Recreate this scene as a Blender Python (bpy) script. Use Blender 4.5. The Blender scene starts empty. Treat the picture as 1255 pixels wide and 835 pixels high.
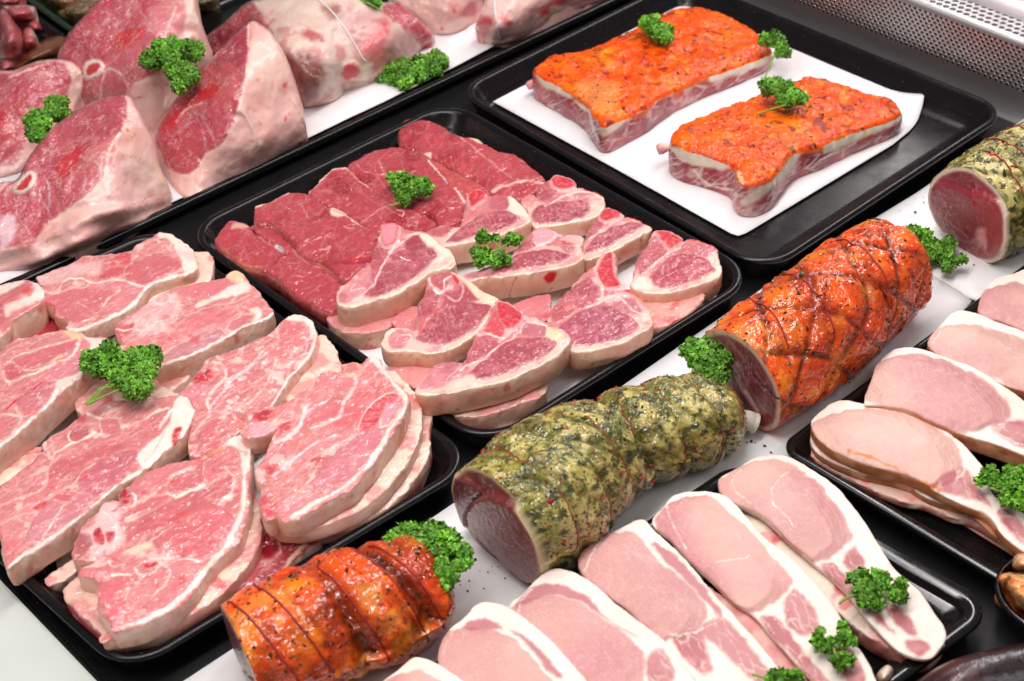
import bpy, math, random
import numpy as np
from mathutils import Vector, Matrix
from mathutils.geometry import delaunay_2d_cdt

sc = bpy.context.scene
COL = sc.collection
rng = np.random.default_rng(7)
random.seed(7)

# ------------------------------------------------------------------ camera
CX, CY, FPX, CAMH = 627.5, 417.5, 1996.2, 1.06
RX = np.array([0.72949014, 0.44906612, -0.51593])
RY = np.array([-0.68294347, 0.43646763, -0.58573392])
RX /= np.linalg.norm(RX)
RY -= RX * RX.dot(RY); RY /= np.linalg.norm(RY)
RZ = np.cross(RX, RY)
R = np.array([RX, RY, RZ])                      # camera vector -> world vector
cam_d = bpy.data.cameras.new('camera')
cam = bpy.data.objects.new('camera', cam_d); COL.objects.link(cam)
M4 = Matrix([[*R[0], 0], [*R[1], 0], [*R[2], CAMH], [0, 0, 0, 1]])
cam.matrix_world = M4
cam_d.sensor_fit = 'HORIZONTAL'; cam_d.sensor_width = 36
cam_d.lens = FPX / 1255 * 36
cam_d.clip_start = 0.02; cam_d.clip_end = 100
cam_d.dof.use_dof = True
cam_d.dof.focus_distance = 1.62; cam_d.dof.aperture_fstop = 8
sc.camera = cam

# ------------------------------------------------------------------ light
world = bpy.data.worlds.new('World'); sc.world = world; world.use_nodes = True
bg = world.node_tree.nodes['Background']
bg.inputs[0].default_value = (1.0, 0.97, 0.98, 1); bg.inputs[1].default_value = 0.13

def area(name, loc, target, sx, sy, power, color):
    l = bpy.data.lights.new(name, 'AREA'); l.shape = 'RECTANGLE'
    l.size = sx; l.size_y = sy; l.energy = power; l.color = color
    o = bpy.data.objects.new(name, l); COL.objects.link(o); o.location = loc
    o.rotation_euler = (Vector(target) - Vector(loc)).to_track_quat('-Z', 'Y').to_euler()
    return o
# the long tubes of the display case, and one added tube, run along its length (world Y)
area('case_or_glint_tube', (1.42, 1.1, 1.32), (1.0, 1.0, 0), 0.07, 2.8, 11.5, (1.0, 0.945, 0.935))
area('case_or_glint_tube', (0.45, 0.9, 1.42), (0.85, 0.9, 0), 0.07, 2.6, 10.5, (1.0, 0.955, 0.945))
area('case_or_glint_tube', (1.95, 1.4, 1.45), (1.0, 1.0, 0), 0.09, 2.4, 6, (1.0, 0.95, 0.93))  # added tube at the back, there for glints on wet surfaces
area('overhead_fill_light', (0.1, 1.1, 2.6), (0.9, 1.1, 0), 1.6, 1.6, 21, (1.0, 0.985, 0.955))  # added soft overhead fill, set to brighten the far left
area('overhead_fill_light', (1.3, -0.8, 2.6), (0.9, 0.9, 0), 1.2, 1.2, 10, (1.0, 0.98, 1.0))  # second added overhead fill, from the right and out of view
sc.view_settings.view_transform = 'Standard'; sc.view_settings.look = 'None'
sc.view_settings.exposure = 0.25; sc.view_settings.gamma = 1.0
sc.view_settings.use_curve_mapping = False
sc.cycles.use_denoising = True
sc.cycles.max_bounces = 6; sc.cycles.diffuse_bounces = 3; sc.cycles.glossy_bounces = 3

# ------------------------------------------------------------------ pixel <-> world
def rays(px):
    px = np.atleast_2d(np.asarray(px, float))
    d = np.stack([px[:, 0] - CX, -(px[:, 1] - CY), np.full(len(px), -FPX)], 1)
    return d @ R.T
def unproj(px, z, tilt=None):
    """photo pixel -> point on the plane z (or on a tilted plane through z at a centre)"""
    d = rays(px)
    if tilt is None:
        t = (np.asarray(z) - CAMH) / d[:, 2]
    else:
        gx, gy, x0, y0 = tilt
        t = (z - gx * x0 - gy * y0 - CAMH) / (d[:, 2] - gx * d[:, 0] - gy * d[:, 1])
    return d * t[:, None] + np.array([0, 0, CAMH])
def proj(P):
    c = (P - np.array([0, 0, CAMH])) @ R
    return np.stack([CX - FPX * c[:, 0] / c[:, 2], CY + FPX * c[:, 1] / c[:, 2]], 1)
def F(ox, oy, s, txt):
    a = np.array([[float(v) for v in t.split(',')] for t in txt.split()])
    return a / s + np.array([ox, oy])

def S(r, g, b):
    c = np.array([r, g, b], float) / 255
    return np.where(c <= .04045, c / 12.92, ((c + .055) / 1.055) ** 2.4)

# ------------------------------------------------------------------ noise
_T = np.random.default_rng(3).random((32, 32, 32)).astype(np.float32)
def vnoise(P):
    P = np.asarray(P, float); i = np.floor(P).astype(int); f = P - i
    f = f * f * (3 - 2 * f); i0 = i & 31; i1 = (i + 1) & 31
    x0, y0, z0 = i0.T; x1, y1, z1 = i1.T; fx, fy, fz = f.T
    a = _T[x0, y0, z0] * (1 - fx) + _T[x1, y0, z0] * fx
    b = _T[x0, y1, z0] * (1 - fx) + _T[x1, y1, z0] * fx
    c = _T[x0, y0, z1] * (1 - fx) + _T[x1, y0, z1] * fx
    d = _T[x0, y1, z1] * (1 - fx) + _T[x1, y1, z1] * fx
    return (a * (1 - fy) + b * fy) * (1 - fz) + (c * (1 - fy) + d * fy) * fz
def fbm(P, o=4):
    P = np.asarray(P, float); s = 0; a = .5; n = 0
    for k in range(o):
        s = s + a * vnoise(P + 7.3 * k); n += a; a *= .5; P = P * 2.03
    return s / n
def sstep(e0, e1, x):
    t = np.clip((x - e0) / (e1 - e0), 0, 1); return t * t * (3 - 2 * t)

# ------------------------------------------------------------------ curves in the plane
def catmull(p, closed=True, n=6):
    p = np.asarray(p, float); m = len(p); out = []
    idx = range(m) if closed else range(m - 1)
    for i in idx:
        if closed: p0, p1, p2, p3 = p[i - 1], p[i], p[(i + 1) % m], p[(i + 2) % m]
        else: p0, p1, p2, p3 = p[max(i - 1, 0)], p[i], p[i + 1], p[min(i + 2, m - 1)]
        for k in range(n):
            t = k / n
            out.append(.5 * (2 * p1 + (p2 - p0) * t + (2 * p0 - 5 * p1 + 4 * p2 - p3) * t * t + (3 * p1 - p0 - 3 * p2 + p3) * t ** 3))
    if not closed: out.append(p[-1])
    return np.array(out)
def resample(p, h, closed=True):
    q = np.vstack([p, p[:1]]) if closed else p
    L = np.concatenate([[0], np.cumsum(np.linalg.norm(np.diff(q, axis=0), axis=1))])
    n = max(8, int(round(L[-1] / h)))
    t = np.linspace(0, L[-1], n, endpoint=not closed)
    return np.stack([np.interp(t, L, q[:, k]) for k in range(q.shape[1])], 1)
def segdist(X, a, b):
    """smallest distance of every point to a set of segments, plus the position along them"""
    best = np.full(len(X), 1e9)
    pos = np.zeros(len(X))
    for k in range(len(a)):
        d = b[k] - a[k]; L = d.dot(d) + 1e-12
        t = np.clip(((X - a[k]) @ d) / L, 0, 1)
        e = X - a[k] - t[:, None] * d
        r = (e * e).sum(1); m = r < best
        best = np.where(m, r, best); pos = np.where(m, k + t, pos)
    return np.sqrt(best), pos / max(1, len(a))
def inside(X, poly):
    x, y = X.T; c = np.zeros(len(X), bool); q = np.roll(poly, -1, 0)
    for (x0, y0), (x1, y1) in zip(poly, q):
        if y0 == y1: continue
        m = ((y0 > y) != (y1 > y)) & (x < (x1 - x0) * (y - y0) / (y1 - y0) + x0)
        c ^= m
    return c
def sdist(X, poly):
    d, _ = segdist(X, poly, np.roll(poly, -1, 0))
    return np.where(inside(X, poly), d, -d)

# ------------------------------------------------------------------ objects
def root(name, label, cat, loc, group=None):
    o = bpy.data.objects.new(name, None); COL.objects.link(o)
    o.empty_display_size = .02; o.location = loc
    o['label'] = label; o['category'] = cat
    if group: o['group'] = group
    return o
def tag(o, label=None, cat=None, group=None, kind=None):
    if label: o['label'] = label
    if cat: o['category'] = cat
    if group: o['group'] = group
    if kind: o['kind'] = kind
    return o
def mesh(name, V, T, mat, parent=None, col=None, fat=None, N=None, smooth=True, kind=None):
    V = np.asarray(V, float); T = np.asarray(T, int)
    if parent is not None: V = V - np.array(parent.location)
    me = bpy.data.meshes.new(name)
    n = T.shape[1]
    me.vertices.add(len(V)); me.vertices.foreach_set('co', V.astype(np.float32).ravel())
    me.loops.add(len(T) * n); me.loops.foreach_set('vertex_index', T.astype(np.int32).ravel())
    me.polygons.add(len(T)); me.polygons.foreach_set('loop_start', np.arange(0, len(T) * n, n, dtype=np.int32))
    me.polygons.foreach_set('use_smooth', np.full(len(T), smooth))
    me.update(calc_edges=True)
    if col is not None:
        a = me.attributes.new('Col', 'FLOAT_COLOR', 'POINT')
        a.data.foreach_set('color', np.hstack([np.clip(col, 0, 1) ** 1.16, np.ones((len(V), 1))]).astype(np.float32).ravel())
    if fat is not None:
        a = me.attributes.new('Fat', 'FLOAT', 'POINT'); a.data.foreach_set('value', np.asarray(fat, np.float32))
    if N is not None: me.normals_split_custom_set_from_vertices([tuple(v) for v in N])
    me.materials.append(mat)
    o = bpy.data.objects.new(name, me); COL.objects.link(o)
    if parent is not None: o.parent = parent
    if kind: o['kind'] = kind
    return o
def vnormals(V, T):
    n = np.cross(V[T[:, 1]] - V[T[:, 0]], V[T[:, 2]] - V[T[:, 0]])
    N = np.zeros_like(V)
    for k in range(3):
        for ax in range(3): N[:, ax] += np.bincount(T[:, k], n[:, ax], len(V))
    return N / (np.linalg.norm(N, axis=1, keepdims=True) + 1e-12)
def submesh(V, T, keep):
    t = T[keep]; u, inv = np.unique(t, return_inverse=True)
    return u, inv.reshape(t.shape)
def islands(T):
    """label the connected pieces of a triangle list"""
    u, t = np.unique(T, return_inverse=True); t = t.reshape(T.shape); lab = np.arange(len(u))
    while True:
        m = lab[t].min(1); new = lab.copy()
        for k in range(3): np.minimum.at(new, t[:, k], m)
        new = new[new]
        if (new == lab).all(): break
        lab = new
    return lab[t[:, 0]]
def split(parent, V, T, cls, names, mats, col, fat, labels={}):
    """one mesh object per class of triangle, sharing smooth normals across the seams"""
    N9 = vnormals(V, T[cls == 9]) if (cls == 9).any() and (cls != 9).any() else None
    NA = vnormals(V, T[cls != 9]) if N9 is not None else vnormals(V, T); objs = {}
    if N9 is not None:                       # the edge between cut face and rim stays crisp, only a little softened
        a = NA + .25 * N9; b = N9 + .25 * NA
        NA = a / (np.linalg.norm(a, axis=1, keepdims=True) + 1e-9); N9 = b / (np.linalg.norm(b, axis=1, keepdims=True) + 1e-9)
    for k, nm in sorted(names.items(), key=lambda kv: -kv[0]):
        keep = cls == k; N = N9 if (k == 9 and N9 is not None) else NA
        if keep.sum() < 3: continue
        if k:
            ii = np.where(keep)[0]; il = islands(T[ii]); ids, cnt = np.unique(il, return_counts=True)
            if len(ids) > 1:
                big = ids[cnt >= max(12, .02 * cnt.sum())]
                for g in ids:
                    if g not in big: cls[ii[il == g]] = 0 if k != 9 else 9
                if k == 9: big = ids[cnt == cnt.max()][:1]
                for g in big[1:]:
                    one = np.zeros(len(T), bool); one[ii[il == g]] = True
                    u, t = submesh(V, T, one); mesh(nm, V[u], t, mats[k], parent, col[u], fat[u], N[u])
                one = np.zeros(len(T), bool); one[ii[il == big[0]]] = True; keep = one
        u, t = submesh(V, T, keep)
        objs[k] = mesh(nm, V[u], t, mats[k], parent, col[u], fat[u], N[u])
        if k in labels: objs[k]['label'] = labels[k]
    return objs
def fillgrid(poly, h, jit=.18, seed=0):
    """triangulate the inside of a polygon with evenly spaced points; outline points come first"""
    r = np.random.default_rng(seed)
    lo, hi = poly.min(0), poly.max(0)
    ys = np.arange(lo[1], hi[1], h * .866); pts = []
    for j, y in enumerate(ys):
        xs = np.arange(lo[0] + (j % 2) * h / 2, hi[0], h); pts.append(np.stack([xs, np.full(len(xs), y)], 1))
    pts = np.vstack(pts); pts += r.normal(0, h * jit * .5, pts.shape)
    d = sdist(pts, poly); pts = pts[d > h * .55]
    A = np.vstack([poly, pts]); n = len(poly)
    res = delaunay_2d_cdt([Vector(v) for v in A], [], [list(range(n))], 1, 1e-9)
    W = np.array([(v.x, v.y) for v in res[0]]); T = np.array(res[2], int)
    e1 = W[T[:, 1]] - W[T[:, 0]]; e2 = W[T[:, 2]] - W[T[:, 0]]
    flip = e1[:, 0] * e2[:, 1] - e1[:, 1] * e2[:, 0] < 0
    T[flip] = T[flip][:, ::-1]
    # boundary loop, in order, found by nearest match to the input outline
    order = np.array([int(np.argmin(((W - p) ** 2).sum(1))) for p in poly])
    return W, T, order

# ------------------------------------------------------------------ paint
class Paint:
    """colours points in layers; shapes are given in photo pixels, grain in metres"""
    def __init__(s, P, px, base, seed=0, warp=2.2, fat=0.):
        s.P = P; s.seed = seed
        q = np.column_stack([px / 9., np.full(len(px), seed * 3.7)])
        w = np.stack([fbm(q, 3), fbm(q + 41.7, 3)], 1) - .5
        s.raw = px; s.px = px + w * 2 * warp
        s.c = np.tile(base, (len(P), 1)); s.h = np.zeros(len(P)); s.f = np.full(len(P), float(fat)); s.cls = np.zeros(len(P), int)
    def mix(s, w, col, fat=None):
        w = np.clip(w, 0, 1); s.c = s.c * (1 - w[:, None]) + np.asarray(col) * w[:, None]
        if fat is not None: s.f = s.f * (1 - w) + fat * w
    def n(s, scale, k=0, o=3):
        return fbm(s.P * scale + s.seed * 5.1 + k * 13.7, o)
    def fill(s, poly, col, soft=1.6, amt=1., fat=0., dh=0., cls=None, smooth=True):
        p = catmull(poly, True, 4) if smooth else poly
        d = sdist(s.px, p); w = sstep(-soft, soft, d) * amt
        s.mix(w, col, fat); s.h += w * dh
        if cls is not None: s.cls[d > 0] = cls
        return d
    def line(s, pl, width, col, soft=None, amt=1., fat=1., dh=0., taper=False):
        p = catmull(pl, False, 4); d, pos = segdist(s.px, p[:-1], p[1:])
        soft = soft or max(1.2, width * .45)
        wv = width * ((.35 + .9 * s.n(200, 5, 3)) if width < 5 else (.1 + 1.25 * s.n(75, 5, 4)))
        if taper: wv = wv * (1 - .7 * pos)
        w = sstep(wv / 2 + soft / 2, wv / 2 - soft / 2, d) * amt * (1 if width >= 5 else .35 + .65 * sstep(.3, .55, s.n(120, 9, 3)))
        s.mix(w, col, fat); s.h += w * dh
    def blot(s, col, scale, th, soft=.08, amt=1., k=0, fat=None, where=None):
        w = sstep(th, th + soft, s.n(scale, k, 4)) * amt
        if where is not None: w = w * where
        s.mix(w, col, fat)
    def tone(s, scale, amp, k=0):
        s.c = s.c * (1 + amp * (s.n(scale, k, 4)[:, None] - .5) * 2)
    def veins(s, col, cell, width, ang, aspect, amt=.8, k=0, where=None, fat=.8, dh=0.):
        """seams between muscle bundles: the edges of a stretched cell pattern in the plane"""
        r = np.random.default_rng(s.seed * 17 + k)
        a = math.radians(ang); c, q = math.cos(a), math.sin(a)
        u = (s.px[:, 0] * c + s.px[:, 1] * q) / aspect; v = -s.px[:, 0] * q + s.px[:, 1] * c
        X = np.stack([u, v], 1) / cell; lo = np.floor(X.min(0)).astype(int) - 1; hi = np.floor(X.max(0)).astype(int) + 2
        nx, ny = hi - lo + 1; J = r.random((nx, ny, 2)); I = np.floor(X).astype(int) - lo
        f1 = np.full(len(X), 9.); f2 = f1.copy()
        for dx in (-1, 0, 1):
            for dy in (-1, 0, 1):
                ii = np.clip(I + (dx, dy), 0, [nx - 1, ny - 1]); pt = ii + lo + J[ii[:, 0], ii[:, 1]]
                d = np.linalg.norm(X - pt, axis=1)
                f2 = np.where(d < f1, f1, np.minimum(f2, d)); f1 = np.minimum(f1, d)
        e = (f2 - f1) * cell
        w = sstep(width, width * .25, e) * amt * sstep(.3, .62, s.n(70, 31 + k, 3))
        if where is not None: w = w * where
        s.mix(w, col, fat); s.h += w * dh

# palette (as the things look under white light)
MEAT = S(221, 118, 130); MEAT2 = S(205, 100, 114); MEATP = S(226, 140, 152)
FAT = S(250, 228, 218); FATP = S(245, 196, 186); FATY = S(238, 205, 165); RED = S(214, 45, 60); DRED = S(140, 18, 30)
BONE = S(240, 222, 220); STEAK = S(193, 62, 68); LOIN = S(190, 88, 102); SKIN = S(240, 196, 186)
# ------------------------------------------------------------------ materials
def mat_new(name):
    m = bpy.data.materials.new(name); m.use_nodes = True
    nt = m.node_tree; return m, nt, nt.nodes['Principled BSDF']
def nd(nt, t, **kw):
    n = nt.nodes.new(t)
    for k, v in kw.items():
        if k.startswith('i_'): n.inputs[k[2:].replace('_', ' ')].default_value = v
        else: setattr(n, k, v)
    return n
def link(nt, a, b): nt.links.new(a, b)
def mathn(nt, op, a, b=None, c=None):
    n = nt.nodes.new('ShaderNodeMath'); n.operation = op
    for k, v in enumerate((a, b, c)):
        if v is None: continue
        if isinstance(v, (int, float)): n.inputs[k].default_value = v
        else: link(nt, v, n.inputs[k])
    return n.outputs[0]
def noise(nt, co, scale, detail=3, rough=.55):
    n = nd(nt, 'ShaderNodeTexNoise'); n.inputs['Scale'].default_value = scale
    n.inputs['Detail'].default_value = detail; n.inputs['Roughness'].default_value = rough
    link(nt, co, n.inputs['Vector']); return n.outputs['Fac']
def mapr(nt, v, a, b, c, d):
    n = nd(nt, 'ShaderNodeMapRange'); link(nt, v, n.inputs[0])
    for k, x in enumerate((a, b, c, d)): n.inputs[k + 1].default_value = x
    return n.outputs[0]
def mulcol(nt, col, fac):
    n = nd(nt, 'ShaderNodeVectorMath', operation='SCALE'); link(nt, col, n.inputs[0]); link(nt, fac, n.inputs['Scale']); return n.outputs[0]
def attr(nt, name):
    n = nd(nt, 'ShaderNodeAttribute'); n.attribute_name = name; return n
def coords(nt, out='Object'): return nt.nodes.new('ShaderNodeTexCoord').outputs[out]

def meat_material(name, rough0=.34, rough1=.46, bump=.25, grain=.16, sss=.10, coat=0., fib=0., fibang=0., spec=.5, bscale=520, wet=.5, marb=0., crough=.045, cscale=150, rvar=.34):
    m, nt, p = mat_new(name); co = coords(nt)
    a = attr(nt, 'Col'); f = attr(nt, 'Fat')
    n1 = noise(nt, co, 420, 4, .62); n2 = noise(nt, co, 1500, 2)
    g = mathn(nt, 'ADD', mathn(nt, 'MULTIPLY', mathn(nt, 'SUBTRACT', n1, .5), grain * 2.4), mathn(nt, 'MULTIPLY', mathn(nt, 'SUBTRACT', n2, .5), grain * 1.2))
    g = mathn(nt, 'MULTIPLY', g, mapr(nt, f.outputs['Fac'], 0, 1, 1, .35))
    mp = nd(nt, 'ShaderNodeMapping'); mp.inputs['Rotation'].default_value = (0, 0, math.radians(fibang)); mp.inputs['Scale'].default_value = (.10, 1, 1)
    link(nt, co, mp.inputs['Vector'])
    n3 = noise(nt, mp.outputs[0], 430, 4, .65)
    fs = mathn(nt, 'MULTIPLY', mathn(nt, 'MULTIPLY', mathn(nt, 'SUBTRACT', n3, .5), fib), mapr(nt, f.outputs['Fac'], 0, .6, 1, 0))
    g = mathn(nt, 'ADD', mathn(nt, 'ADD', g, fs), 1.0)
    base = mulcol(nt, a.outputs['Color'], g)
    if marb:      # thin pale marbling at a scale finer than the mesh
        mq = nd(nt, 'ShaderNodeMapping'); mq.inputs['Rotation'].default_value = (0, 0, math.radians(fibang + 8)); mq.inputs['Scale'].default_value = (.28, 1, 1); link(nt, co, mq.inputs['Vector'])
        rd = mathn(nt, 'ABSOLUTE', mathn(nt, 'SUBTRACT', noise(nt, mq.outputs[0], 150, 4, .6), .5))
        k = mathn(nt, 'MULTIPLY', mapr(nt, rd, .004, .030, marb, 0), mapr(nt, noise(nt, co, 55, 2), .42, .62, 0, 1))
        k = mathn(nt, 'MULTIPLY', k, mapr(nt, f.outputs['Fac'], .1, .7, 1, 0))
        mx = nd(nt, 'ShaderNodeMix', data_type='RGBA'); link(nt, k, mx.inputs['Factor']); link(nt, base, mx.inputs['A']); mx.inputs['B'].default_value = (.86, .58, .52, 1)
        base = mx.outputs['Result']
    link(nt, base, p.inputs['Base Color'])
    r = mapr(nt, f.outputs['Fac'], 0, 1, rough0, rough1)
    r = mathn(nt, 'ADD', r, mathn(nt, 'MULTIPLY', mathn(nt, 'SUBTRACT', noise(nt, co, 160, 3), .5), rvar))
    link(nt, mathn(nt, 'MAXIMUM', r, .08), p.inputs['Roughness'])
    h = mathn(nt, 'ADD', mathn(nt, 'MULTIPLY', noise(nt, co, bscale, 3), 1.), mathn(nt, 'MULTIPLY', n3, .5 if fib else .15))
    b = nd(nt, 'ShaderNodeBump'); b.inputs['Strength'].default_value = bump; b.inputs['Distance'].default_value = .0012
    link(nt, h, b.inputs['Height']); link(nt, b.outputs[0], p.inputs['Normal'])
    p.inputs['Specular IOR Level'].default_value = spec
    if sss:
        p.inputs['Subsurface Weight'].default_value = sss
        p.inputs['Subsurface Radius'].default_value = (1, .32, .22); p.inputs['Subsurface Scale'].default_value = .0035
    if coat:
        p.inputs['Coat Weight'].default_value = coat; p.inputs['Coat Roughness'].default_value = crough; p.inputs['Coat IOR'].default_value = 1.6
        b2 = nd(nt, 'ShaderNodeBump'); b2.inputs['Strength'].default_value = wet; b2.inputs['Distance'].default_value = .004
        link(nt, noise(nt, co, cscale, 1.4, .5), b2.inputs['Height']); link(nt, b2.outputs[0], p.inputs['Coat Normal'])
    return m
M_MEAT = meat_material('raw_meat', .30, .40, .40, .17, fib=.62, fibang=-10, coat=.7, wet=.85, marb=.65, spec=.3)
M_LOIN = meat_material('fine_meat', .32, .42, .30, .15, fib=.5, fibang=50, coat=.55, wet=.75, marb=.3, spec=.3)
M_STEAK = meat_material('beef', .30, .38, .35, .10, fib=.5, fibang=-70, sss=.06, coat=.7, wet=.85, marb=.28, spec=.3)
M_FATRIM = meat_material('fat', .36, .42, .30, .12, sss=.12, coat=.15, wet=.3)
M_SKIN = meat_material('fat_skin', .34, .38, .3, .09, sss=.14, bscale=240, coat=.35, wet=.5)
M_BONE = meat_material('bone', .5, .5, .5, .22, sss=.06)
M_BACON = meat_material('cured_meat', .36, .42, .05, .05, fib=.10, fibang=40, sss=.14, coat=0., spec=.28)
M_SAUCE = meat_material('marinade', .5, .5, .6, .26, sss=.0, coat=1., bscale=330, wet=1., spec=.12, crough=.03, cscale=150, rvar=.1)
M_GLAZE = meat_material('glaze', .5, .5, .5, .24, sss=.0, coat=.6, bscale=330, wet=.55, spec=.1, crough=.03, cscale=240, rvar=.1)
M_HERB = meat_material('herb_oil', .5, .5, .7, .34, sss=.0, coat=1., bscale=480, wet=1., spec=.15, crough=.03, cscale=190, rvar=.1)
M_CUT = meat_material('cut_roast', .34, .45, .4, .16, fib=.35, fibang=70, sss=.05, coat=.4, wet=.7, marb=.2)
M_DARK = meat_material('dark_glossy', .30, .34, .25, .16, sss=0, coat=.3, wet=.25)

M_KID = meat_material('kidney_skin', .3, .3, .1, .08, sss=0, coat=1., wet=.25, crough=.05)
def plain(name, col, rough, spec=.5, metal=0., bump=0., bscale=300, tone=0., tscale=20, dust=0., stain=0.):
    m, nt, p = mat_new(name); co = coords(nt)
    p.inputs['Roughness'].default_value = rough; p.inputs['Specular IOR Level'].default_value = spec; p.inputs['Metallic'].default_value = metal
    rgb = nd(nt, 'ShaderNodeRGB'); rgb.outputs[0].default_value = (*col, 1); c = rgb.outputs[0]
    if tone: c = mulcol(nt, c, mapr(nt, noise(nt, co, tscale, 4), .25, .75, 1 - tone, 1 + tone))
    if stain:
        mz = nd(nt, 'ShaderNodeMix', data_type='RGBA'); link(nt, mapr(nt, noise(nt, co, 16, 4, .6), .52, .74, 0, stain), mz.inputs['Factor']); link(nt, c, mz.inputs['A'])
        mz.inputs['B'].default_value = (.72, .42, .40, 1); c = mz.outputs['Result']
    if dust:
        sp = mapr(nt, noise(nt, co, 420, 1), .74, .80, 0, dust)
        mx = nd(nt, 'ShaderNodeMix', data_type='RGBA'); link(nt, sp, mx.inputs['Factor']); link(nt, c, mx.inputs['A'])
        mx.inputs['B'].default_value = (.35, .33, .3, 1); c = mx.outputs['Result']
        link(nt, mathn(nt, 'ADD', mathn(nt, 'MULTIPLY', noise(nt, co, 35, 5, .7), .30), rough - .12), p.inputs['Roughness'])
    link(nt, c, p.inputs['Base Color'])
    if bump:
        b = nd(nt, 'ShaderNodeBump'); b.inputs['Strength'].default_value = bump; b.inputs['Distance'].default_value = .001
        link(nt, noise(nt, co, bscale, 3), b.inputs['Height']); link(nt, b.outputs[0], p.inputs['Normal'])
    return m
M_TRAY = plain('black_plastic', (.005, .0043, .0055), .22, .34, bump=.06, bscale=140, dust=.4)
M_TRAYG = plain('glossy_black_plastic', (.006, .0055, .006), .12, .5, bump=.03, bscale=90, dust=.35)
M_DECK = plain('black_deck', (.004, .004, .0045), .42, .3, bump=.05, dust=.15)
M_PAPER = plain('white_paper', (.84, .81, .82), .7, .2, bump=.35, bscale=60, tone=.03, tscale=30, stain=.34)
M_BOARD = plain('white_board', (.84, .82, .82), .36, .4, bump=.03, tone=.02, tscale=12)
M_PANEL = plain('enamel_panel', (.60, .63, .58), .35, .5, bump=.03, tone=.02)
M_STRING = plain('white_string', (.8, .76, .74), .7, .2, bump=.6, bscale=1500)
M_RSTRING = plain('red_string', (.30, .022, .02), .5, .4, bump=.4, bscale=1500)
M_STEM = plain('parsley_stem', (.20, .36, .05), .42, .4, tone=.2, tscale=120)
def leaf_material():
    m, nt, p = mat_new('parsley_leaf'); a = attr(nt, 'Col'); co = coords(nt)
    link(nt, mulcol(nt, a.outputs['Color'], mapr(nt, noise(nt, co, 300, 3), .2, .8, .7, 1.3)), p.inputs['Base Color'])
    p.inputs['Roughness'].default_value = .42; p.inputs['Specular IOR Level'].default_value = .45
    p.inputs['Transmission Weight'].default_value = 0
    p.inputs['Subsurface Weight'].default_value = .12; p.inputs['Subsurface Radius'].default_value = (.4, 1, .2); p.inputs['Subsurface Scale'].default_value = .002
    return m
M_LEAF = leaf_material()
def fleck_material():
    m, nt, p = mat_new('spice_flecks'); a = attr(nt, 'Col'); link(nt, a.outputs['Color'], p.inputs['Base Color']); p.inputs['Roughness'].default_value = .4; return m
M_FLECK = fleck_material()
def steel_material(name, holes):
    m, nt, p = mat_new(name); co = coords(nt, 'Object')
    p.inputs['Metallic'].default_value = .9
    mp = nd(nt, 'ShaderNodeMapping'); mp.inputs['Scale'].default_value = (4, .05, 4); link(nt, co, mp.inputs['Vector'])
    n = noise(nt, mp.outputs[0], 300, 3)
    link(nt, mapr(nt, n, .3, .7, .30, .42), p.inputs['Roughness'])
    p.inputs['Base Color'].default_value = (.46, .43, .435, 1)
    if holes:
        pit, dx, rad = holes
        sx = nd(nt, 'ShaderNodeSeparateXYZ'); link(nt, attr(nt, 'Hole').outputs['Vector'], sx.inputs[0])
        u, v = sx.outputs[0], sx.outputs[1]
        row = mathn(nt, 'FLOOR', mathn(nt, 'DIVIDE', v, pit))
        uo = mathn(nt, 'ADD', mathn(nt, 'DIVIDE', u, dx), mathn(nt, 'MULTIPLY', mathn(nt, 'MODULO', row, 2.), .5))
        fu = mathn(nt, 'MULTIPLY', mathn(nt, 'SUBTRACT', mathn(nt, 'FRACT', uo), .5), dx)
        fv = mathn(nt, 'MULTIPLY', mathn(nt, 'SUBTRACT', mathn(nt, 'FRACT', mathn(nt, 'DIVIDE', v, pit)), .5), pit)
        d = mathn(nt, 'SQRT', mathn(nt, 'ADD', mathn(nt, 'MULTIPLY', fu, fu), mathn(nt, 'MULTIPLY', fv, fv)))
        k = mapr(nt, d, rad * .9, rad * 1.1, 1, 0)
        mx = nd(nt, 'ShaderNodeMix', data_type='RGBA'); link(nt, k, mx.inputs['Factor']); mx.inputs['A'].default_value = (.46, .43, .435, 1); mx.inputs['B'].default_value = (.012, .012, .012, 1)
        link(nt, mx.outputs['Result'], p.inputs['Base Color'])
        link(nt, mapr(nt, k, 0, 1, .9, 0), p.inputs['Metallic'])
        b = nd(nt, 'ShaderNodeBump'); b.inputs['Strength'].default_value = .8; b.inputs['Distance'].default_value = .002
        link(nt, mapr(nt, d, rad * .8, rad * 1.25, 0, 1), b.inputs['Height']); link(nt, b.outputs[0], p.inputs['Normal'])
    return m

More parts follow.
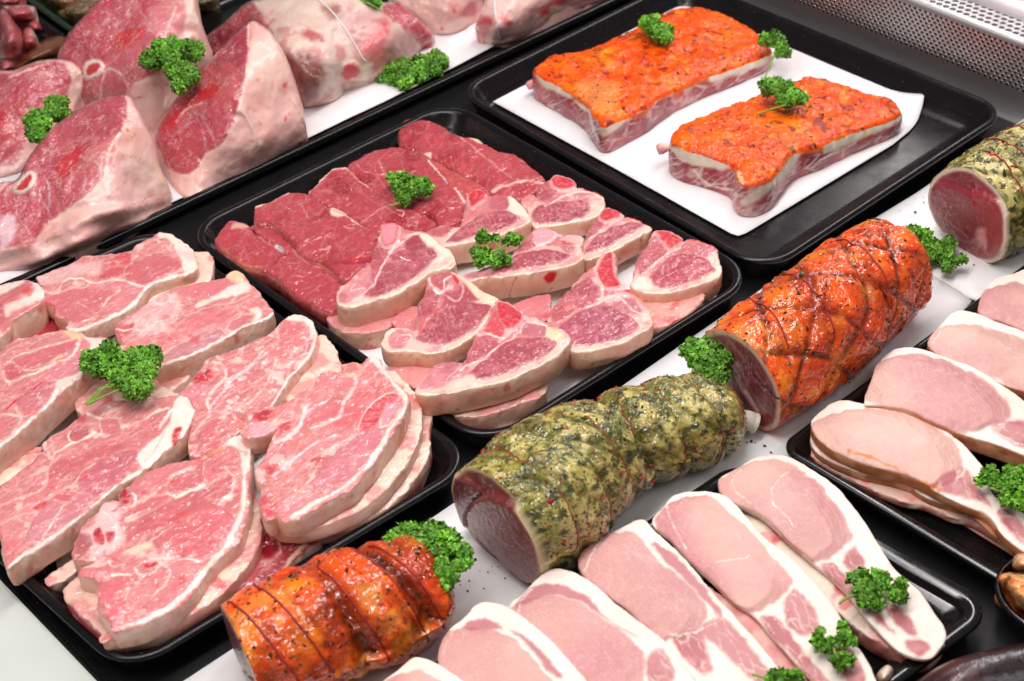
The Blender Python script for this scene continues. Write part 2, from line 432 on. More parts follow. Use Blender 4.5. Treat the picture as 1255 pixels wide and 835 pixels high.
# ------------------------------------------------------------------ slab: a cut slice of meat with real thickness
def slab(name, label, cat, group, out, z, th, tilt=(0, 0), h=.0015, rnd=.0011, bulge=.0006, bow=.002, lump=.0025, fine=.0010, ragged=.0055, base=MEAT, fat0=0.,
         paint=None, side=None, names=None, mats=None, seed=1, edge=None, inset=.001, smooth=4, wave=0., zfun=None, floor=.0005):
    out = np.asarray(out, float)
    px = catmull(out, True, smooth)
    c0 = unproj(out.mean(0), z)[0]
    tl = (tilt[0], tilt[1], c0[0], c0[1])
    O = resample(unproj(px, z, tl)[:, :2], h * 1.15)
    e1 = np.roll(O, -1, 0)
    if (O[:, 0] * e1[:, 1] - O[:, 1] * e1[:, 0]).sum() < 0: O = O[::-1]
    # ragged edge
    nn = np.column_stack([O * 150, np.full(len(O), seed * 1.7)])
    O = O + (np.stack([fbm(nn, 3), fbm(nn + 19, 3)], 1) - .5) * ragged
    W, T, order = fillgrid(O, h, seed=seed)
    B = W[order]
    d = np.maximum(sdist(W, B), 0)
    zp = lambda X: z + tl[0] * (X[:, 0] - tl[2]) + tl[1] * (X[:, 1] - tl[3]) + (zfun(X) if zfun else 0)
    P = np.column_stack([W, zp(W)])
    pc = Paint(P, proj(P), base, seed, fat=fat0)
    if paint: paint(pc)
    q = np.column_stack([W * 45, np.full(len(W), seed * 2.3)])
    zz = P[:, 2] + pc.h + bow * (1 - np.exp(-d / .02)) + lump * (fbm(q, 3) - .5) * 2
    zz += fine * (fbm(q * 6, 3) - .5)
    t = np.clip(1 - d / rnd, 0, 1); zz -= rnd * .8 * (1 - np.sqrt(np.maximum(0, 1 - t * t * .98)))
    P[:, 2] = zz
    nb = len(order); K = max(4, int(th / (h * 1.3)))
    tg = np.roll(B, -1, 0) - np.roll(B, 1, 0); nrm = np.column_stack([tg[:, 1], -tg[:, 0]]); nrm /= np.linalg.norm(nrm, axis=1, keepdims=True) + 1e-9
    # steadier outward direction
    for _ in range(6): nrm = (nrm + np.roll(nrm, 1, 0) + np.roll(nrm, -1, 0)) / 3
    nrm /= np.linalg.norm(nrm, axis=1, keepdims=True) + 1e-9
    Bs = B.copy()
    for _ in range(14): Bs = (Bs + np.roll(Bs, 1, 0) + np.roll(Bs, -1, 0)) / 3
    rings = []; SV = []
    zt = P[order, 2]; arc = np.concatenate([[0], np.cumsum(np.linalg.norm(np.diff(B, axis=0), axis=1))])
    zbot = np.maximum(floor, zp(B) - th)
    for k in range(1, K + 1):
        v = k / K
        w = np.column_stack([B * 70, np.full(nb, v * 2.2 + seed)])
        off = rnd * .3 * np.sin(min(v * 3, 1) * np.pi / 2) + bulge * np.sin(np.pi * min(1, v * 1.05)) + (fbm(w, 4) - .5) * .0016 - inset * v ** 3 * .8
        if wave: off += wave * np.sin(v * 11 + 3 * fbm(w * .4, 2)) * .5
        if k == K: off -= .0015
        k_ = sstep(0, .3, v); rings.append(np.column_stack([B * (1 - k_) + Bs * k_ + nrm * off[:, None], zt * (1 - v) + zbot * v]))
        SV.append(np.full(nb, v))
    RV = np.vstack(rings); SVv = np.concatenate(SV); n0 = len(P)
    ids = [order] + [n0 + k * nb + np.arange(nb) for k in range(K)]
    ST = []
    for a, b in zip(ids[:-1], ids[1:]):
        a2, b2 = np.roll(a, -1), np.roll(b, -1)
        ST += [np.column_stack([a, b, a2]), np.column_stack([a2, b, b2])]
    cb = n0 + K * nb
    ST.append(np.column_stack([ids[-1], np.full(nb, cb), np.roll(ids[-1], -1)]))
    V = np.vstack([P, RV, [[*B.mean(0), zbot.mean()]]])
    ps = Paint(V[n0:], proj(V[n0:]), FATP, seed + 50, fat=1.)
    ps.v = np.concatenate([SVv, [1.]]); ps.u = np.concatenate([np.tile(arc, K), [0]]); ps.rim = np.vstack([np.tile(proj(np.column_stack([B, zp(B)])), (K, 1)), [[0, 0]]])
    (side or side_fat)(ps)
    col = np.vstack([pc.c, ps.c]); fat = np.concatenate([pc.f, ps.f])
    cls = np.concatenate([np.bincount(np.arange(len(T)), pc.cls[T].max(1)).astype(int) if len(T) else [], np.full(sum(len(s) for s in ST), 9)]).astype(int)
    AT = np.vstack([T] + ST)
    rt = root(name, label, cat, (c0[0], c0[1], float(zbot.min())), group)
    nm = {0: 'cut_face', 9: 'fat_rim'}; nm.update(names or {})
    mm = {0: M_MEAT, 9: M_FATRIM, 1: M_BONE, 2: M_MEAT, 3: M_FATRIM}; mm.update(mats or {})
    for k in (1, 2, 3): nm.setdefault(k, {1: 'bone', 2: 'muscle', 3: 'fat_layer'}[k])
    rt_objs = split(rt, V, AT, cls, nm, mm, col, fat)
    return rt, rt_objs
def side_fat(ps, tint=None):
    ps.c[:] = S(242, 200, 184)
    ps.blot(S(241, 212, 186), 45, .48, .25, .7, 1)
    ps.blot(S(230, 150, 130), 30, .50, .25, .65, 2)
    ps.blot(S(222, 172, 130), 60, .56, .2, .55, 5); ps.blot(S(212, 110, 106), 26, .60, .12, .6, 6)
    ps.blot(S(244, 226, 210), 130, .60, .1, .5, 7)
    w = sstep(.10, .01, ps.v); ps.mix(w * .7, S(246, 222, 206))
    ps.blot(S(210, 70, 66), 120, .71, .05, .5, 3)
    ps.tone(220, .12, 4)
def side_meat(ps):
    ps.c[:] = S(190, 80, 88); ps.f[:] = .1
    ps.blot(S(235, 190, 175), 90, .60, .08, .8, 1, fat=.8)
    ps.blot(S(150, 40, 50), 60, .55, .15, .6, 2)
def side_mixed(polys):
    """fat all round, lean meat where the rim lies inside one of the given photo polygons"""
    def f(ps):
        side_fat(ps); m = np.zeros(len(ps.c))
        for p in polys: m = np.maximum(m, sstep(-3, 3, sdist(ps.rim, p)))
        q = Paint(ps.P, ps.raw, MEAT2, ps.seed); side_meat(q)
        q.c = q.c * .6 + MEAT2 * .4
        ps.c = ps.c * (1 - m[:, None]) + q.c * m[:, None]; ps.f = ps.f * (1 - m)
    return f

# ------------------------------------------------------------------ relief: a lump whose visible side is given by heights
def relief(name, label, cat, group, out, ctrl, h=2.2, seed=1, base=SKIN, fat0=.6, paint=None, names=None, mats=None, lump=.003, fine=.0012,
           floor=.006, smooth=4, rnd=6., rdrop=.006, lscale=40):
    px = resample(catmull(np.asarray(out, float), True, smooth), h)
    nn = np.column_stack([px / 22, np.full(len(px), seed * 1.3)])
    px = px + (np.stack([fbm(nn, 3), fbm(nn + 19, 3)], 1) - .5) * 3.
    if (px[:, 0] * np.roll(px, -1, 0)[:, 1] - px[:, 1] * np.roll(px, -1, 0)[:, 0]).sum() < 0: px = px[::-1]
    W, T, order = fillgrid(px, h, seed=seed)
    C = np.asarray(ctrl, float); X = C[:, :2] / 100.
    def phi(A, B):
        r2 = ((A[:, None] - B[None]) ** 2).sum(-1) + 1e-9
        return .5 * r2 * np.log(r2)
    n = len(C); Mx = np.zeros((n + 3, n + 3)); Mx[:n, :n] = phi(X, X) + 1e-3 * np.eye(n)
    Mx[:n, n:] = np.column_stack([np.ones(n), X]); Mx[n:, :n] = Mx[:n, n:].T
    w = np.linalg.solve(Mx, np.concatenate([C[:, 2], np.zeros(3)]))
    Q = W / 100.; zz = phi(Q, X) @ w[:n] + np.column_stack([np.ones(len(Q)), Q]) @ w[n:]
    zz = np.maximum(zz, floor)
    P = unproj(W, zz); pc = Paint(P, W, base, seed, fat=fat0)
    if paint: paint(pc)
    d = np.maximum(sdist(W, W[order]), 0)
    zz = zz + pc.h + lump * (fbm(P * lscale + seed, 3) - .5) * 2 + fine * (fbm(P * lscale * 6 + seed, 3) - .5)
    t = np.clip(1 - d / rnd, 0, 1); zz = zz - rdrop * (1 - np.sqrt(np.maximum(0, 1 - t * t * .98)))
    zz = np.maximum(zz, floor * .8)
    P = unproj(W, zz)
    T = T[:, ::-1]
    B = order; nb = len(B); c = P[B].mean(0)
    K = 5; rings = []; n0 = len(P)
    for k in range(1, K + 1):
        v = k / K; r = P[B].copy()
        r[:, 2] = P[B, 2] * (1 - v) + (floor * .3) * v
        pull = np.sin(v * np.pi) * .0 + v ** 3 * .06
        r[:, :2] += (c[:2] - r[:, :2]) * pull
        rings.append(r)
    V = np.vstack([P] + rings + [[[c[0], c[1], floor * .3]]])
    ids = [B] + [n0 + k * nb + np.arange(nb) for k in range(K)]; ST = []
    for a, b in zip(ids[:-1], ids[1:]):
        a2, b2 = np.roll(a, -1), np.roll(b, -1)
        ST += [np.column_stack([a, a2, b]), np.column_stack([a2, b2, b])]
    ST.append(np.column_stack([ids[-1], np.roll(ids[-1], -1), np.full(nb, len(V) - 1)]))
    col = np.vstack([pc.c] + [pc.c[B]] * K + [pc.c[B[:1]]]); fat = np.concatenate([pc.f] + [pc.f[B]] * K + [pc.f[B[:1]]])
    cl = np.concatenate([pc.cls] + [pc.cls[B]] * K + [pc.cls[B[:1]]]).astype(int)
    AT = np.vstack([T] + ST)
    # outward orientation check
    N = np.cross(V[AT[0, 1]] - V[AT[0, 0]], V[AT[0, 2]] - V[AT[0, 0]])
    tn = np.cross(V[T[:, 1]] - V[T[:, 0]], V[T[:, 2]] - V[T[:, 0]]); view = np.array([0, 0, CAMH]) - V[T[:, 0]]
    if ((tn * view).sum(1) < 0).mean() > .5: AT[:len(T)] = AT[:len(T), ::-1]
    sn = AT[len(T):]; a = np.cross(V[sn[:, 1]] - V[sn[:, 0]], V[sn[:, 2]] - V[sn[:, 0]]); mid = V[sn].mean(1) - c
    if ((a * mid).sum(1) < 0).mean() > .5: AT[len(T):] = sn[:, ::-1]
    cls = cl[AT].max(1)
    rt = root(name, label, cat, (c[0], c[1], floor * .3), group)
    nm = {0: 'body', 1: 'bone', 2: 'cut_face', 3: 'fat_layer'}; nm.update(names or {})
    mm = {0: M_SKIN, 1: M_BONE, 2: M_MEAT, 3: M_FATRIM}; mm.update(mats or {})
    ob = split(rt, V, AT, cls, nm, mm, col, fat)
    return rt, (V, AT, col)

# ------------------------------------------------------------------ roast: a tied joint, round about a bent axis
def tube_frame(ax, n):
    """ax rows: px, py, z, r, squash -> dense centre line with radii"""
    ax = np.asarray(ax, float)
    Cn = np.array([unproj(a[:2], a[2])[0] for a in ax]); dat = np.column_stack([Cn, ax[:, 3:]])
    q = catmull(dat, False, 12)
    return resample_dat(q, n)
def resample_dat(q, n):
    L = np.concatenate([[0], np.cumsum(np.linalg.norm(np.diff(q[:, :3], axis=0), axis=1))]); t = np.linspace(0, L[-1], n)
    return np.stack([np.interp(t, L, q[:, k]) for k in range(q.shape[1])], 1), t
def roast(name, label, cat, group, ax, body, cap=None, h=.0017, seed=1, mat=None, capname='cut_face', bodyname='crust', near=True, endr=.03, floor=.005, capbow=.004, capmat=None, flat=.25):
    D, t = tube_frame(ax, 8); L = t[-1]; n = int(L / h); D, t = tube_frame(ax, n)
    C = D[:, :3]; r = D[:, 3]; sq = D[:, 4]
    tan = np.gradient(C, axis=0); tan /= np.linalg.norm(tan, axis=1, keepdims=True)
    up = np.array([0, 0, 1.]); sd = np.cross(tan, up); sd /= np.linalg.norm(sd, axis=1, keepdims=True); u2 = np.cross(sd, tan)
    # round off the far end (and the near one when there is no cut face)
    rr = r.copy(); irr = None; e = np.clip((L - t) / endr, 0, 1); rr *= np.sqrt(np.maximum(0, 1 - (1 - e) ** 2)) * .97 + .03
    if cap is None: e = np.clip(t / endr, 0, 1); rr *= np.sqrt(np.maximum(0, 1 - (1 - e) ** 2)) * .97 + .03
    m = int(2 * np.pi * r.max() / h); th = np.linspace(0, 2 * np.pi, m, endpoint=False)
    TH, TT = np.meshgrid(th, t)
    RR = rr[:, None] * (1 + .16 * (fbm(np.column_stack([np.cos(TH).ravel() * 1.3 + seed, np.sin(TH).ravel() * 1.3, TT.ravel() * 9]), 3).reshape(TH.shape) - .5))
    ct, st = np.cos(TH), np.sin(TH)
    def pos(Rm):
        P = C[:, None] + (sd[:, None] * ct[..., None] + u2[:, None] * (st * sq[:, None])[..., None]) * Rm[..., None]
        return P
    P0 = pos(RR).reshape(-1, 3)
    pc = Paint(P0, proj(P0), SKIN, seed, fat=.3); pc.th = TH.ravel(); pc.t = TT.ravel(); pc.L = L; pc.r = r.mean()
    body(pc)
    hh = pc.h.reshape(RR.shape) * np.minimum(1, (L - TT) / .01) * sstep(-.002, .016, TT)
    P = pos(RR + hh).reshape(-1, 3)
    P[:, 2] = np.where(P[:, 2] < floor, floor + (P[:, 2] - floor) * .04, P[:, 2])
    idx = np.arange(n * m).reshape(n, m); a = idx[:-1]; b = idx[1:]; a2 = np.roll(a, -1, 1); b2 = np.roll(b, -1, 1)
    T = np.vstack([np.column_stack([a.ravel(), a2.ravel(), b.ravel()]), np.column_stack([a2.ravel(), b2.ravel(), b.ravel()])])
    V = P; col = pc.c; fat = pc.f
    fin = len(V); V = np.vstack([V, [P[idx[-1]].mean(0)]]); col = np.vstack([col, col[-1:]]); fat = np.append(fat, fat[-1])
    T = np.vstack([T, np.column_stack([idx[-1], np.roll(idx[-1], -1), np.full(m, fin)])])
    cls = np.zeros(len(T), int)
    # near end: flat fan of rings
    rings = 30 if cap is not None else 1
    rim = V[idx[0]]; cen = rim.mean(0); base = len(V); CV = []
    for k in range(1, rings + 1):
        f = 1 - k / (rings + .0) * (1 - .002)
        CV.append(cen + (rim - cen) * f - tan[0] * (capbow * (1 - f * f)))
    CV = np.vstack(CV); pk = Paint(CV, proj(CV), MEAT2, seed + 9)
    pk.rad = np.repeat(1 - np.arange(1, rings + 1) / rings, m); pk.th = np.tile(th, rings)
    if cap is not None: cap(pk)
    CV = CV - tan[0] * pk.h[:, None]
    V = np.vstack([V, CV]); col = np.vstack([col, pk.c]); fat = np.concatenate([fat, pk.f])
    ids = [idx[0]] + [base + k * m + np.arange(m) for k in range(rings)]; CT = []
    for p, q in zip(ids[:-1], ids[1:]):
        p2, q2 = np.roll(p, -1), np.roll(q, -1)
        CT += [np.column_stack([p, q, p2]), np.column_stack([p2, q, q2])]
    CT = np.vstack(CT); T = np.vstack([T, CT]); cls = np.concatenate([cls, np.full(len(CT), 2 if cap is not None else 0)])
    fn = np.cross(V[T[:, 1]] - V[T[:, 0]], V[T[:, 2]] - V[T[:, 0]]); k = cls == 0
    ctr = V[:n * m].mean(0)
    if ((fn[k] * (V[T[k, 0]] - ctr)).sum(1) < 0).mean() > .5: T[k] = T[k][:, ::-1]
    k = cls == 2
    if k.any() and ((fn[k] @ (-tan[0])) < 0).mean() > .5: T[k] = T[k][:, ::-1]
    rt = root(name, label, cat, (C[n // 2, 0], C[n // 2, 1], 0.0), group)
    split(rt, V, T, cls, {0: bodyname, 2: capname}, {0: mat or M_SAUCE, 2: capmat or M_CUT}, col, fat)
    info = dict(V=V, idx=idx, t=t, th=th, T=T, cls=cls, tan=tan, root=rt)
    return rt, info
def cord(name, pts, rad, mat, parent, m=6, closed=False, col=None):
    P = np.asarray(pts, float); n = len(P); tg = np.gradient(P, axis=0); tg /= np.linalg.norm(tg, axis=1, keepdims=True) + 1e-9
    ref = np.where(np.abs(tg[:, 2:3]) > .9, [[1., 0, 0]], [[0, 0, 1.]]); a = np.cross(tg, ref); a /= np.linalg.norm(a, axis=1, keepdims=True) + 1e-9; b = np.cross(tg, a)
    rad = np.broadcast_to(rad, (n,)); th = np.linspace(0, 2 * np.pi, m, endpoint=False)
    V = (P[:, None] + (a[:, None] * np.cos(th)[None, :, None] + b[:, None] * np.sin(th)[None, :, None]) * rad[:, None, None]).reshape(-1, 3)
    idx = np.arange(n * m).reshape(n, m); x, y = idx[:-1], idx[1:]; x2, y2 = np.roll(x, -1, 1), np.roll(y, -1, 1)
    T = np.vstack([np.column_stack([x.ravel(), y.ravel(), x2.ravel()]), np.column_stack([x2.ravel(), y.ravel(), y2.ravel()])])
    V = np.vstack([V, P[:1], P[-1:]])
    T = np.vstack([T, np.column_stack([idx[0], np.roll(idx[0], -1), np.full(m, n * m)]), np.column_stack([np.roll(idx[-1], -1), idx[-1], np.full(m, n * m + 1)])])
    if name is None: return V, T
    return mesh(name, V, T, mat, parent)
def string_round(info, tpos, th0, th1, rad=.0008, slant=0., lift=.0006, mat=None, seed=0, name='string'):
    idx, V, t, th = info['idx'], info['V'], info['t'], info['th']; n, m = idx.shape
    a = np.linspace(th0, th1, 60); ii = np.clip(np.interp(tpos + slant * (a - th0), t, np.arange(n)), 0, n - 1).astype(int); jj = (np.round(a / (2 * np.pi) * m).astype(int)) % m
    p = V[idx[ii, jj]]; c = V[idx[ii]].mean(1); d = p - c; d /= np.linalg.norm(d, axis=1, keepdims=True)
    p = p + d * lift
    for _ in range(3): p[1:-1] = (p[:-2] + 2 * p[1:-1] + p[2:]) / 4
    return cord(name, p, rad, mat or M_RSTRING, info['root'])
def flecks(parent, V, T, count, size, cols, seed=0, name='herb_flecks', keep=None, lift=.0003, up=-.1, long=2.0):
    r = np.random.default_rng(seed); t = T if keep is None else T[keep]
    n = np.cross(V[t[:, 1]] - V[t[:, 0]], V[t[:, 2]] - V[t[:, 0]]); A = np.linalg.norm(n, axis=1) + 1e-12; n = n / A[:, None]
    A = A * (n[:, 2] > up); k = r.choice(len(t), count, p=A / A.sum()); w = r.dirichlet((1, 1, 1), count)
    c = (V[t[k]] * w[:, :, None]).sum(1); nn = n[k] + r.normal(0, .35, (count, 3)); nn /= np.linalg.norm(nn, axis=1, keepdims=True)
    a = np.cross(nn, r.normal(0, 1, (count, 3))); a /= np.linalg.norm(a, axis=1, keepdims=True); b = np.cross(nn, a)
    s = size * r.lognormal(0, .45, count)[:, None]; l = r.uniform(.7, long, count)[:, None]
    c = c + nn * lift
    P = np.stack([c + a * s * l, c + b * s * .7, c - a * s * l * .9, c - b * s * .7, c + nn * s * .5], 1).reshape(-1, 3)
    i = np.arange(count) * 5; Q = np.vstack([np.column_stack([i + x, i + y, i + 4]) for x, y in ((0, 1), (1, 2), (2, 3), (3, 0))])
    cc = np.asarray(cols)[r.integers(0, len(cols), count)] * r.uniform(.7, 1.25, (count, 1))
    return mesh(name, P, Q, M_FLECK, parent, np.repeat(cc, 5, 0), smooth=False, kind='stuff')

# ------------------------------------------------------------------ trays
def rounded(quad, d, r, n=10):
    """quad corners (CCW, xy) pulled in by d with rounded corners of radius r"""
    q = np.asarray(quad, float); m = len(q); out = []
    e = np.roll(q, -1, 0) - q; e /= np.linalg.norm(e, axis=1, keepdims=True); nin = np.column_stack([-e[:, 1], e[:, 0]])
    r = max(r, .002)
    for i in range(m):
        e0, e1 = e[i - 1], e[i]; n0, n1 = nin[i - 1], nin[i]; A = np.array([n0, n1])
        c = np.linalg.solve(A, np.array([n0 @ q[i] + d + r, n1 @ q[i] + d + r]))
        a0 = math.atan2(-n0[1], -n0[0]); a1 = math.atan2(-n1[1], -n1[0])
        while a1 < a0: a1 += 2 * np.pi
        for a in np.linspace(a0, a1, n): out.append(c + r * np.array([math.cos(a), math.sin(a)]))
    return np.array(out)
def tray(label, corners_px, zr, r, prof, mat, floorz, group, name='display_tray', cat='tray'):
    """prof: (inset, z) pairs from the outside foot over the lip down to the floor"""
    q = unproj(corners_px, zr)[:, :2]
    if (q[:, 0] * np.roll(q[:, 1], -1) - q[:, 1] * np.roll(q[:, 0], -1)).sum() < 0: q = q[::-1]
    rings = [np.column_stack([rounded(q, d, max(r - d, .006)), np.full(40, z)]) for d, z in prof]
    V = np.vstack(rings); n = 40; T = []
    for k in range(len(rings) - 1):
        a = k * n + np.arange(n); b = a + n; a2 = k * n + (np.arange(n) + 1) % n; b2 = a2 + n
        T += [np.column_stack([a, a2, b2, b])]
    rt = root(name, label, cat, (*q.mean(0), 0.), group)
    kk = max(2, len(rings) - 3)
    T = np.vstack(T)
    nl = 0
    for i, (d, z) in enumerate(prof):
        if d > prof[-1][0] * .35 and nl == 0: nl = i
    nl = max(nl, 3)
    mesh('rim', V, T[:nl * n], mat, rt); 
    F1 = T[nl * n:]; last = (len(rings) - 1) * n + np.arange(n)
    V2 = np.vstack([V, [[*q.mean(0), prof[-1][1]]]])
    u = np.unique(F1) if len(F1) else np.array([], int)
    mesh('side_wall', V, F1, mat, rt)
    mesh('tray_floor', np.vstack([V[last], [[*q.mean(0), prof[-1][1]]]]), np.column_stack([np.arange(n), (np.arange(n) + 1) % n, np.full(n, n)]), mat, rt)
    return rt
def sheet(name, label, cat, group, px, z, mat, th=.0006, h=.012, curl=None, seed=0, kind=None, wave=.0015):
    q = unproj(resample(np.asarray(px, float), 14), z)[:, :2]
    O = resample(q, h)
    if (O[:, 0] * np.roll(O[:, 1], -1) - O[:, 1] * np.roll(O[:, 0], -1)).sum() < 0: O = O[::-1]
    W, T, order = fillgrid(O, h, seed=seed)
    zz = np.full(len(W), float(z)) + wave * fbm(np.column_stack([W * 9, np.full(len(W), seed)]), 3)
    if curl is not None: zz = zz + curl(W)
    n = len(W); nb = len(order)
    V = np.vstack([np.column_stack([W, zz]), np.column_stack([W, zz - th])])
    a, b = order, np.roll(order, -1)
    AT = np.vstack([T, T[:, ::-1] + n, np.column_stack([a, a + n, b]), np.column_stack([b, a + n, b + n])])
    o = mesh(name, V, AT, mat)
    tag(o, label, cat, group, kind); return o

# ------------------------------------------------------------------ parsley
def leaf_template():
    nr, na = 4, 22; V = [(0, 0, 0)]; T = []
    for i in range(1, nr + 1):
        for j in range(na):
            a = 2 * np.pi * j / na; r = i / nr; k = (1 + .28 * math.cos(a * 5)) * (1 + .10 * math.cos(a * 11)) if i == nr else 1
            z = .42 * r ** 1.7 * math.sin(a * 5 + .4) + .30 * r * r * math.sin(a * 2) + .12 * r * r * math.sin(a * 11) - .35 * r * r
            V.append((r * k * math.cos(a), r * k * math.sin(a), z))
    for j in range(na): T.append((0, 1 + j, 1 + (j + 1) % na))
    for i in range(nr - 1):
        for j in range(na):
            a = 1 + i * na + j; b = 1 + i * na + (j + 1) % na; T += [(a, a + na, b), (b, a + na, b + na)]
    rad = np.array([0] + [i / nr for i in range(1, nr + 1) for _ in range(na)])
    return np.array(V, float), np.array(T), rad
LV, LT, LR = leaf_template()
def parsley(label, clumps, z, stems=(), seed=1, bright=1., lean=.55, dens=.74, leaf=.0046):
    """clumps: (px, py, radius px); stems: list of pixel polylines"""
    r = np.random.default_rng(seed); cl = []
    for c in clumps:
        x, y, rp = c[:3]; zc = z + (c[3] if len(c) > 3 else 0)
        p = unproj([[x, y]], zc)[0]; dist = np.linalg.norm(p - np.array([0, 0, CAMH])); cl.append((p, 1.38 * rp * dist / FPX))
    ctr = np.mean([c[0] for c in cl], 0)
    rt = root('parsley_sprig', label, 'parsley', (ctr[0], ctr[1], max(0., z - .01)), 'parsley sprigs laid on the meat')
    for p, rad in cl:
        VV, TT, CC, nv = [], [], [], 0
        # a clump is a few smaller frilly heads, each a ball of ruffled leaflets
        heads = []
        nh = max(5, int(11 * dens * (rad / .016) ** 1.2))
        for _ in range(nh):
            v = r.normal(0, 1, 3); v /= np.linalg.norm(v); v[2] = abs(v[2]) * .8 + .02
            heads.append((p + v * rad * r.uniform(.30, .86) * np.array([1, 1, lean]), rad * r.uniform(.24, .42)))
        for hp, hr in heads:
            nl = max(5, int(13 * (hr / .006) ** 1.1))
            tint = r.uniform(.6, 1.3)
            for _ in range(nl):
                v = r.normal(0, 1, 3); v[2] += .25; v /= np.linalg.norm(v)
                s = leaf * r.uniform(.65, 1.2)
                a = np.cross(v, r.normal(0, 1, 3)); a /= np.linalg.norm(a); b = np.cross(v, a)
                M = np.stack([a, b, v]) * s
                X = LV @ M + hp + v * hr * r.uniform(.55, 1.)
                g = r.uniform(.75, 1.2) * tint * bright
                dk = np.array([.055, .20, .014]) * g; lt = np.array([.32, .64, .07]) * g
                CC.append(dk + (lt - dk) * (LR[:, None] ** 1.5) * r.uniform(.4, 1)); VV.append(X); TT.append(LT + nv); nv += len(X)
        VV = np.vstack(VV); VV[:, 2] = np.maximum(VV[:, 2], max(.004, z - .011))
        mesh('leaf_clump', VV, np.vstack(TT), M_LEAF, rt, np.vstack(CC), kind='stuff')
    for s in stems:
        pts = np.asarray(s, float); zz = [z + (q[2] if len(q) > 2 else .002) for q in pts]
        P = np.array([unproj([q[:2]], zq)[0] for q, zq in zip(pts, zz)]); P = catmull(P, False, 6)
        cord('stem', P, np.linspace(.0012, .0009, len(P)), M_STEM, rt)
    return rt
# ------------------------------------------------------------------ setting: deck, boards, back of the case
def sub(px, step=16):
    q = np.asarray(px, float); out = []
    for a, b in zip(q, np.roll(q, -1, 0)):
        n = max(1, int(np.linalg.norm(b - a) / step)); out += [a + (b - a) * k / n for k in range(n)]
    return np.array(out)
def box(name, lo, hi, mat, bev=.002, parent=None, kind=None):
    import bmesh
    bm = bmesh.new(); bmesh.ops.create_cube(bm, size=1)
    for v in bm.verts: v.co = Vector([(lo[k] + hi[k]) / 2 + v.co[k] * (hi[k] - lo[k]) for k in range(3)])
    bmesh.ops.bevel(bm, geom=bm.edges[:], offset=bev, segments=3, affect='EDGES')
    me = bpy.data.meshes.new(name); bm.to_mesh(me); bm.free(); me.materials.append(mat)
    if parent is not None: me.transform(Matrix.Translation(-Vector(parent.location)))
    o = bpy.data.objects.new(name, me); COL.objects.link(o)
    if parent is not None: o.parent = parent
    if kind: o['kind'] = kind
    return o
def quadmesh(name, pts, mat, parent=None, kind=None):
    return mesh(name, pts, [[0, 1, 2, 3]], mat, parent, smooth=False, kind=kind)
tag(box('ground_deck', (-1.5, -1.2, -.02), (1.597, 3.2, 0), M_DECK, .001), 'black display deck under the trays', None, None, 'structure')

# front ledge of the counter, lower left corner of the picture
e0, e1 = unproj([[0, 715], [126, 835]], .012)[:, :2]
xe = (e0[0] + e1[0]) / 2
ledge = box('counter_ledge', (xe - .6, -1., -.03), (xe, 3., .012), M_PANEL, .0025); tag(ledge, 'pale enamel ledge along the front of the counter', 'ledge')
tag(box('edge_strip', (xe + .006, -1., -.01), (xe + .0135, 3., .006), M_TRAYG, .0015), 'thin black edge strip between pale ledge and trays', 'strip')

# perforated steel back panel
xb = 1.600
STL = steel_material('brushed_steel', None); STH = steel_material('perforated_steel', (.0046, .0078, .0019)); STR = steel_material('perforated_top', (.010, .010, .0032))
pan = root('vent_panel', 'perforated stainless steel vent panel behind the trays at the back of the case', 'vent panel', (xb, 1.0, 0))
def strip(name, prof, mat, y0=-1.2, y1=3.2, holes=False):
    V, T = [], []; H = []
    v = 0
    for i, (x, z) in enumerate(prof):
        if i: v += math.hypot(x - prof[i - 1][0], z - prof[i - 1][1])
        V += [(x, y0, z), (x, y1, z)]; H += [(y0, v, 0), (y1, v, 0)]
    for i in range(len(prof) - 1): T.append((2 * i, 2 * i + 1, 2 * i + 3, 2 * i + 2))
    o = mesh(name, V, T, mat, pan)
    if holes:
        a = o.data.attributes.new('Hole', 'FLOAT_VECTOR', 'POINT'); a.data.foreach_set('vector', np.array(H, np.float32).ravel())
    return o
strip('riser', [(xb - .008, -.005), (xb - .006, .002), (xb, .006), (xb + .001, .040)], STL)
strip('perforated_strip', [(xb + .001, .040), (xb + .004, .094)], STH, holes=True)
strip('edge_roll', [(xb + .004, .094), (xb + .005, .098), (xb + .008, .1005), (xb + .014, .101)], STL)
strip('perforated_ledge', [(xb + .014, .101), (xb + .05, .1012)], STR, holes=True)
strip('back_plate', [(xb + .05, .1012), (xb + .053, .09), (xb + .12, .088), (xb + .16, .17)], STL)

# white serving boards
G = 'white boards under the rolled joints'
def board(px, z, label): return sheet('serving_board', label, 'board', G, sub(px), z, M_BOARD, .004, .02, wave=0)
board([(60, 945), (226, 834), (522, 640), (588, 595), (835, 742), (700, 850), (480, 1000)], .0105, 'white board under the orange roast at the bottom edge of the picture')
board([(592, 592), (823, 431), (1043, 278), (1195, 368), (960, 572), (840, 738)], .010, 'white board under the green roast in the middle and the larger orange roast')
board([(1050, 281), (1124, 236), (1255, 146), (1420, 20), (1560, 120), (1255, 360), (1200, 372)], .0095, 'white board under the green herb roast at the right edge')

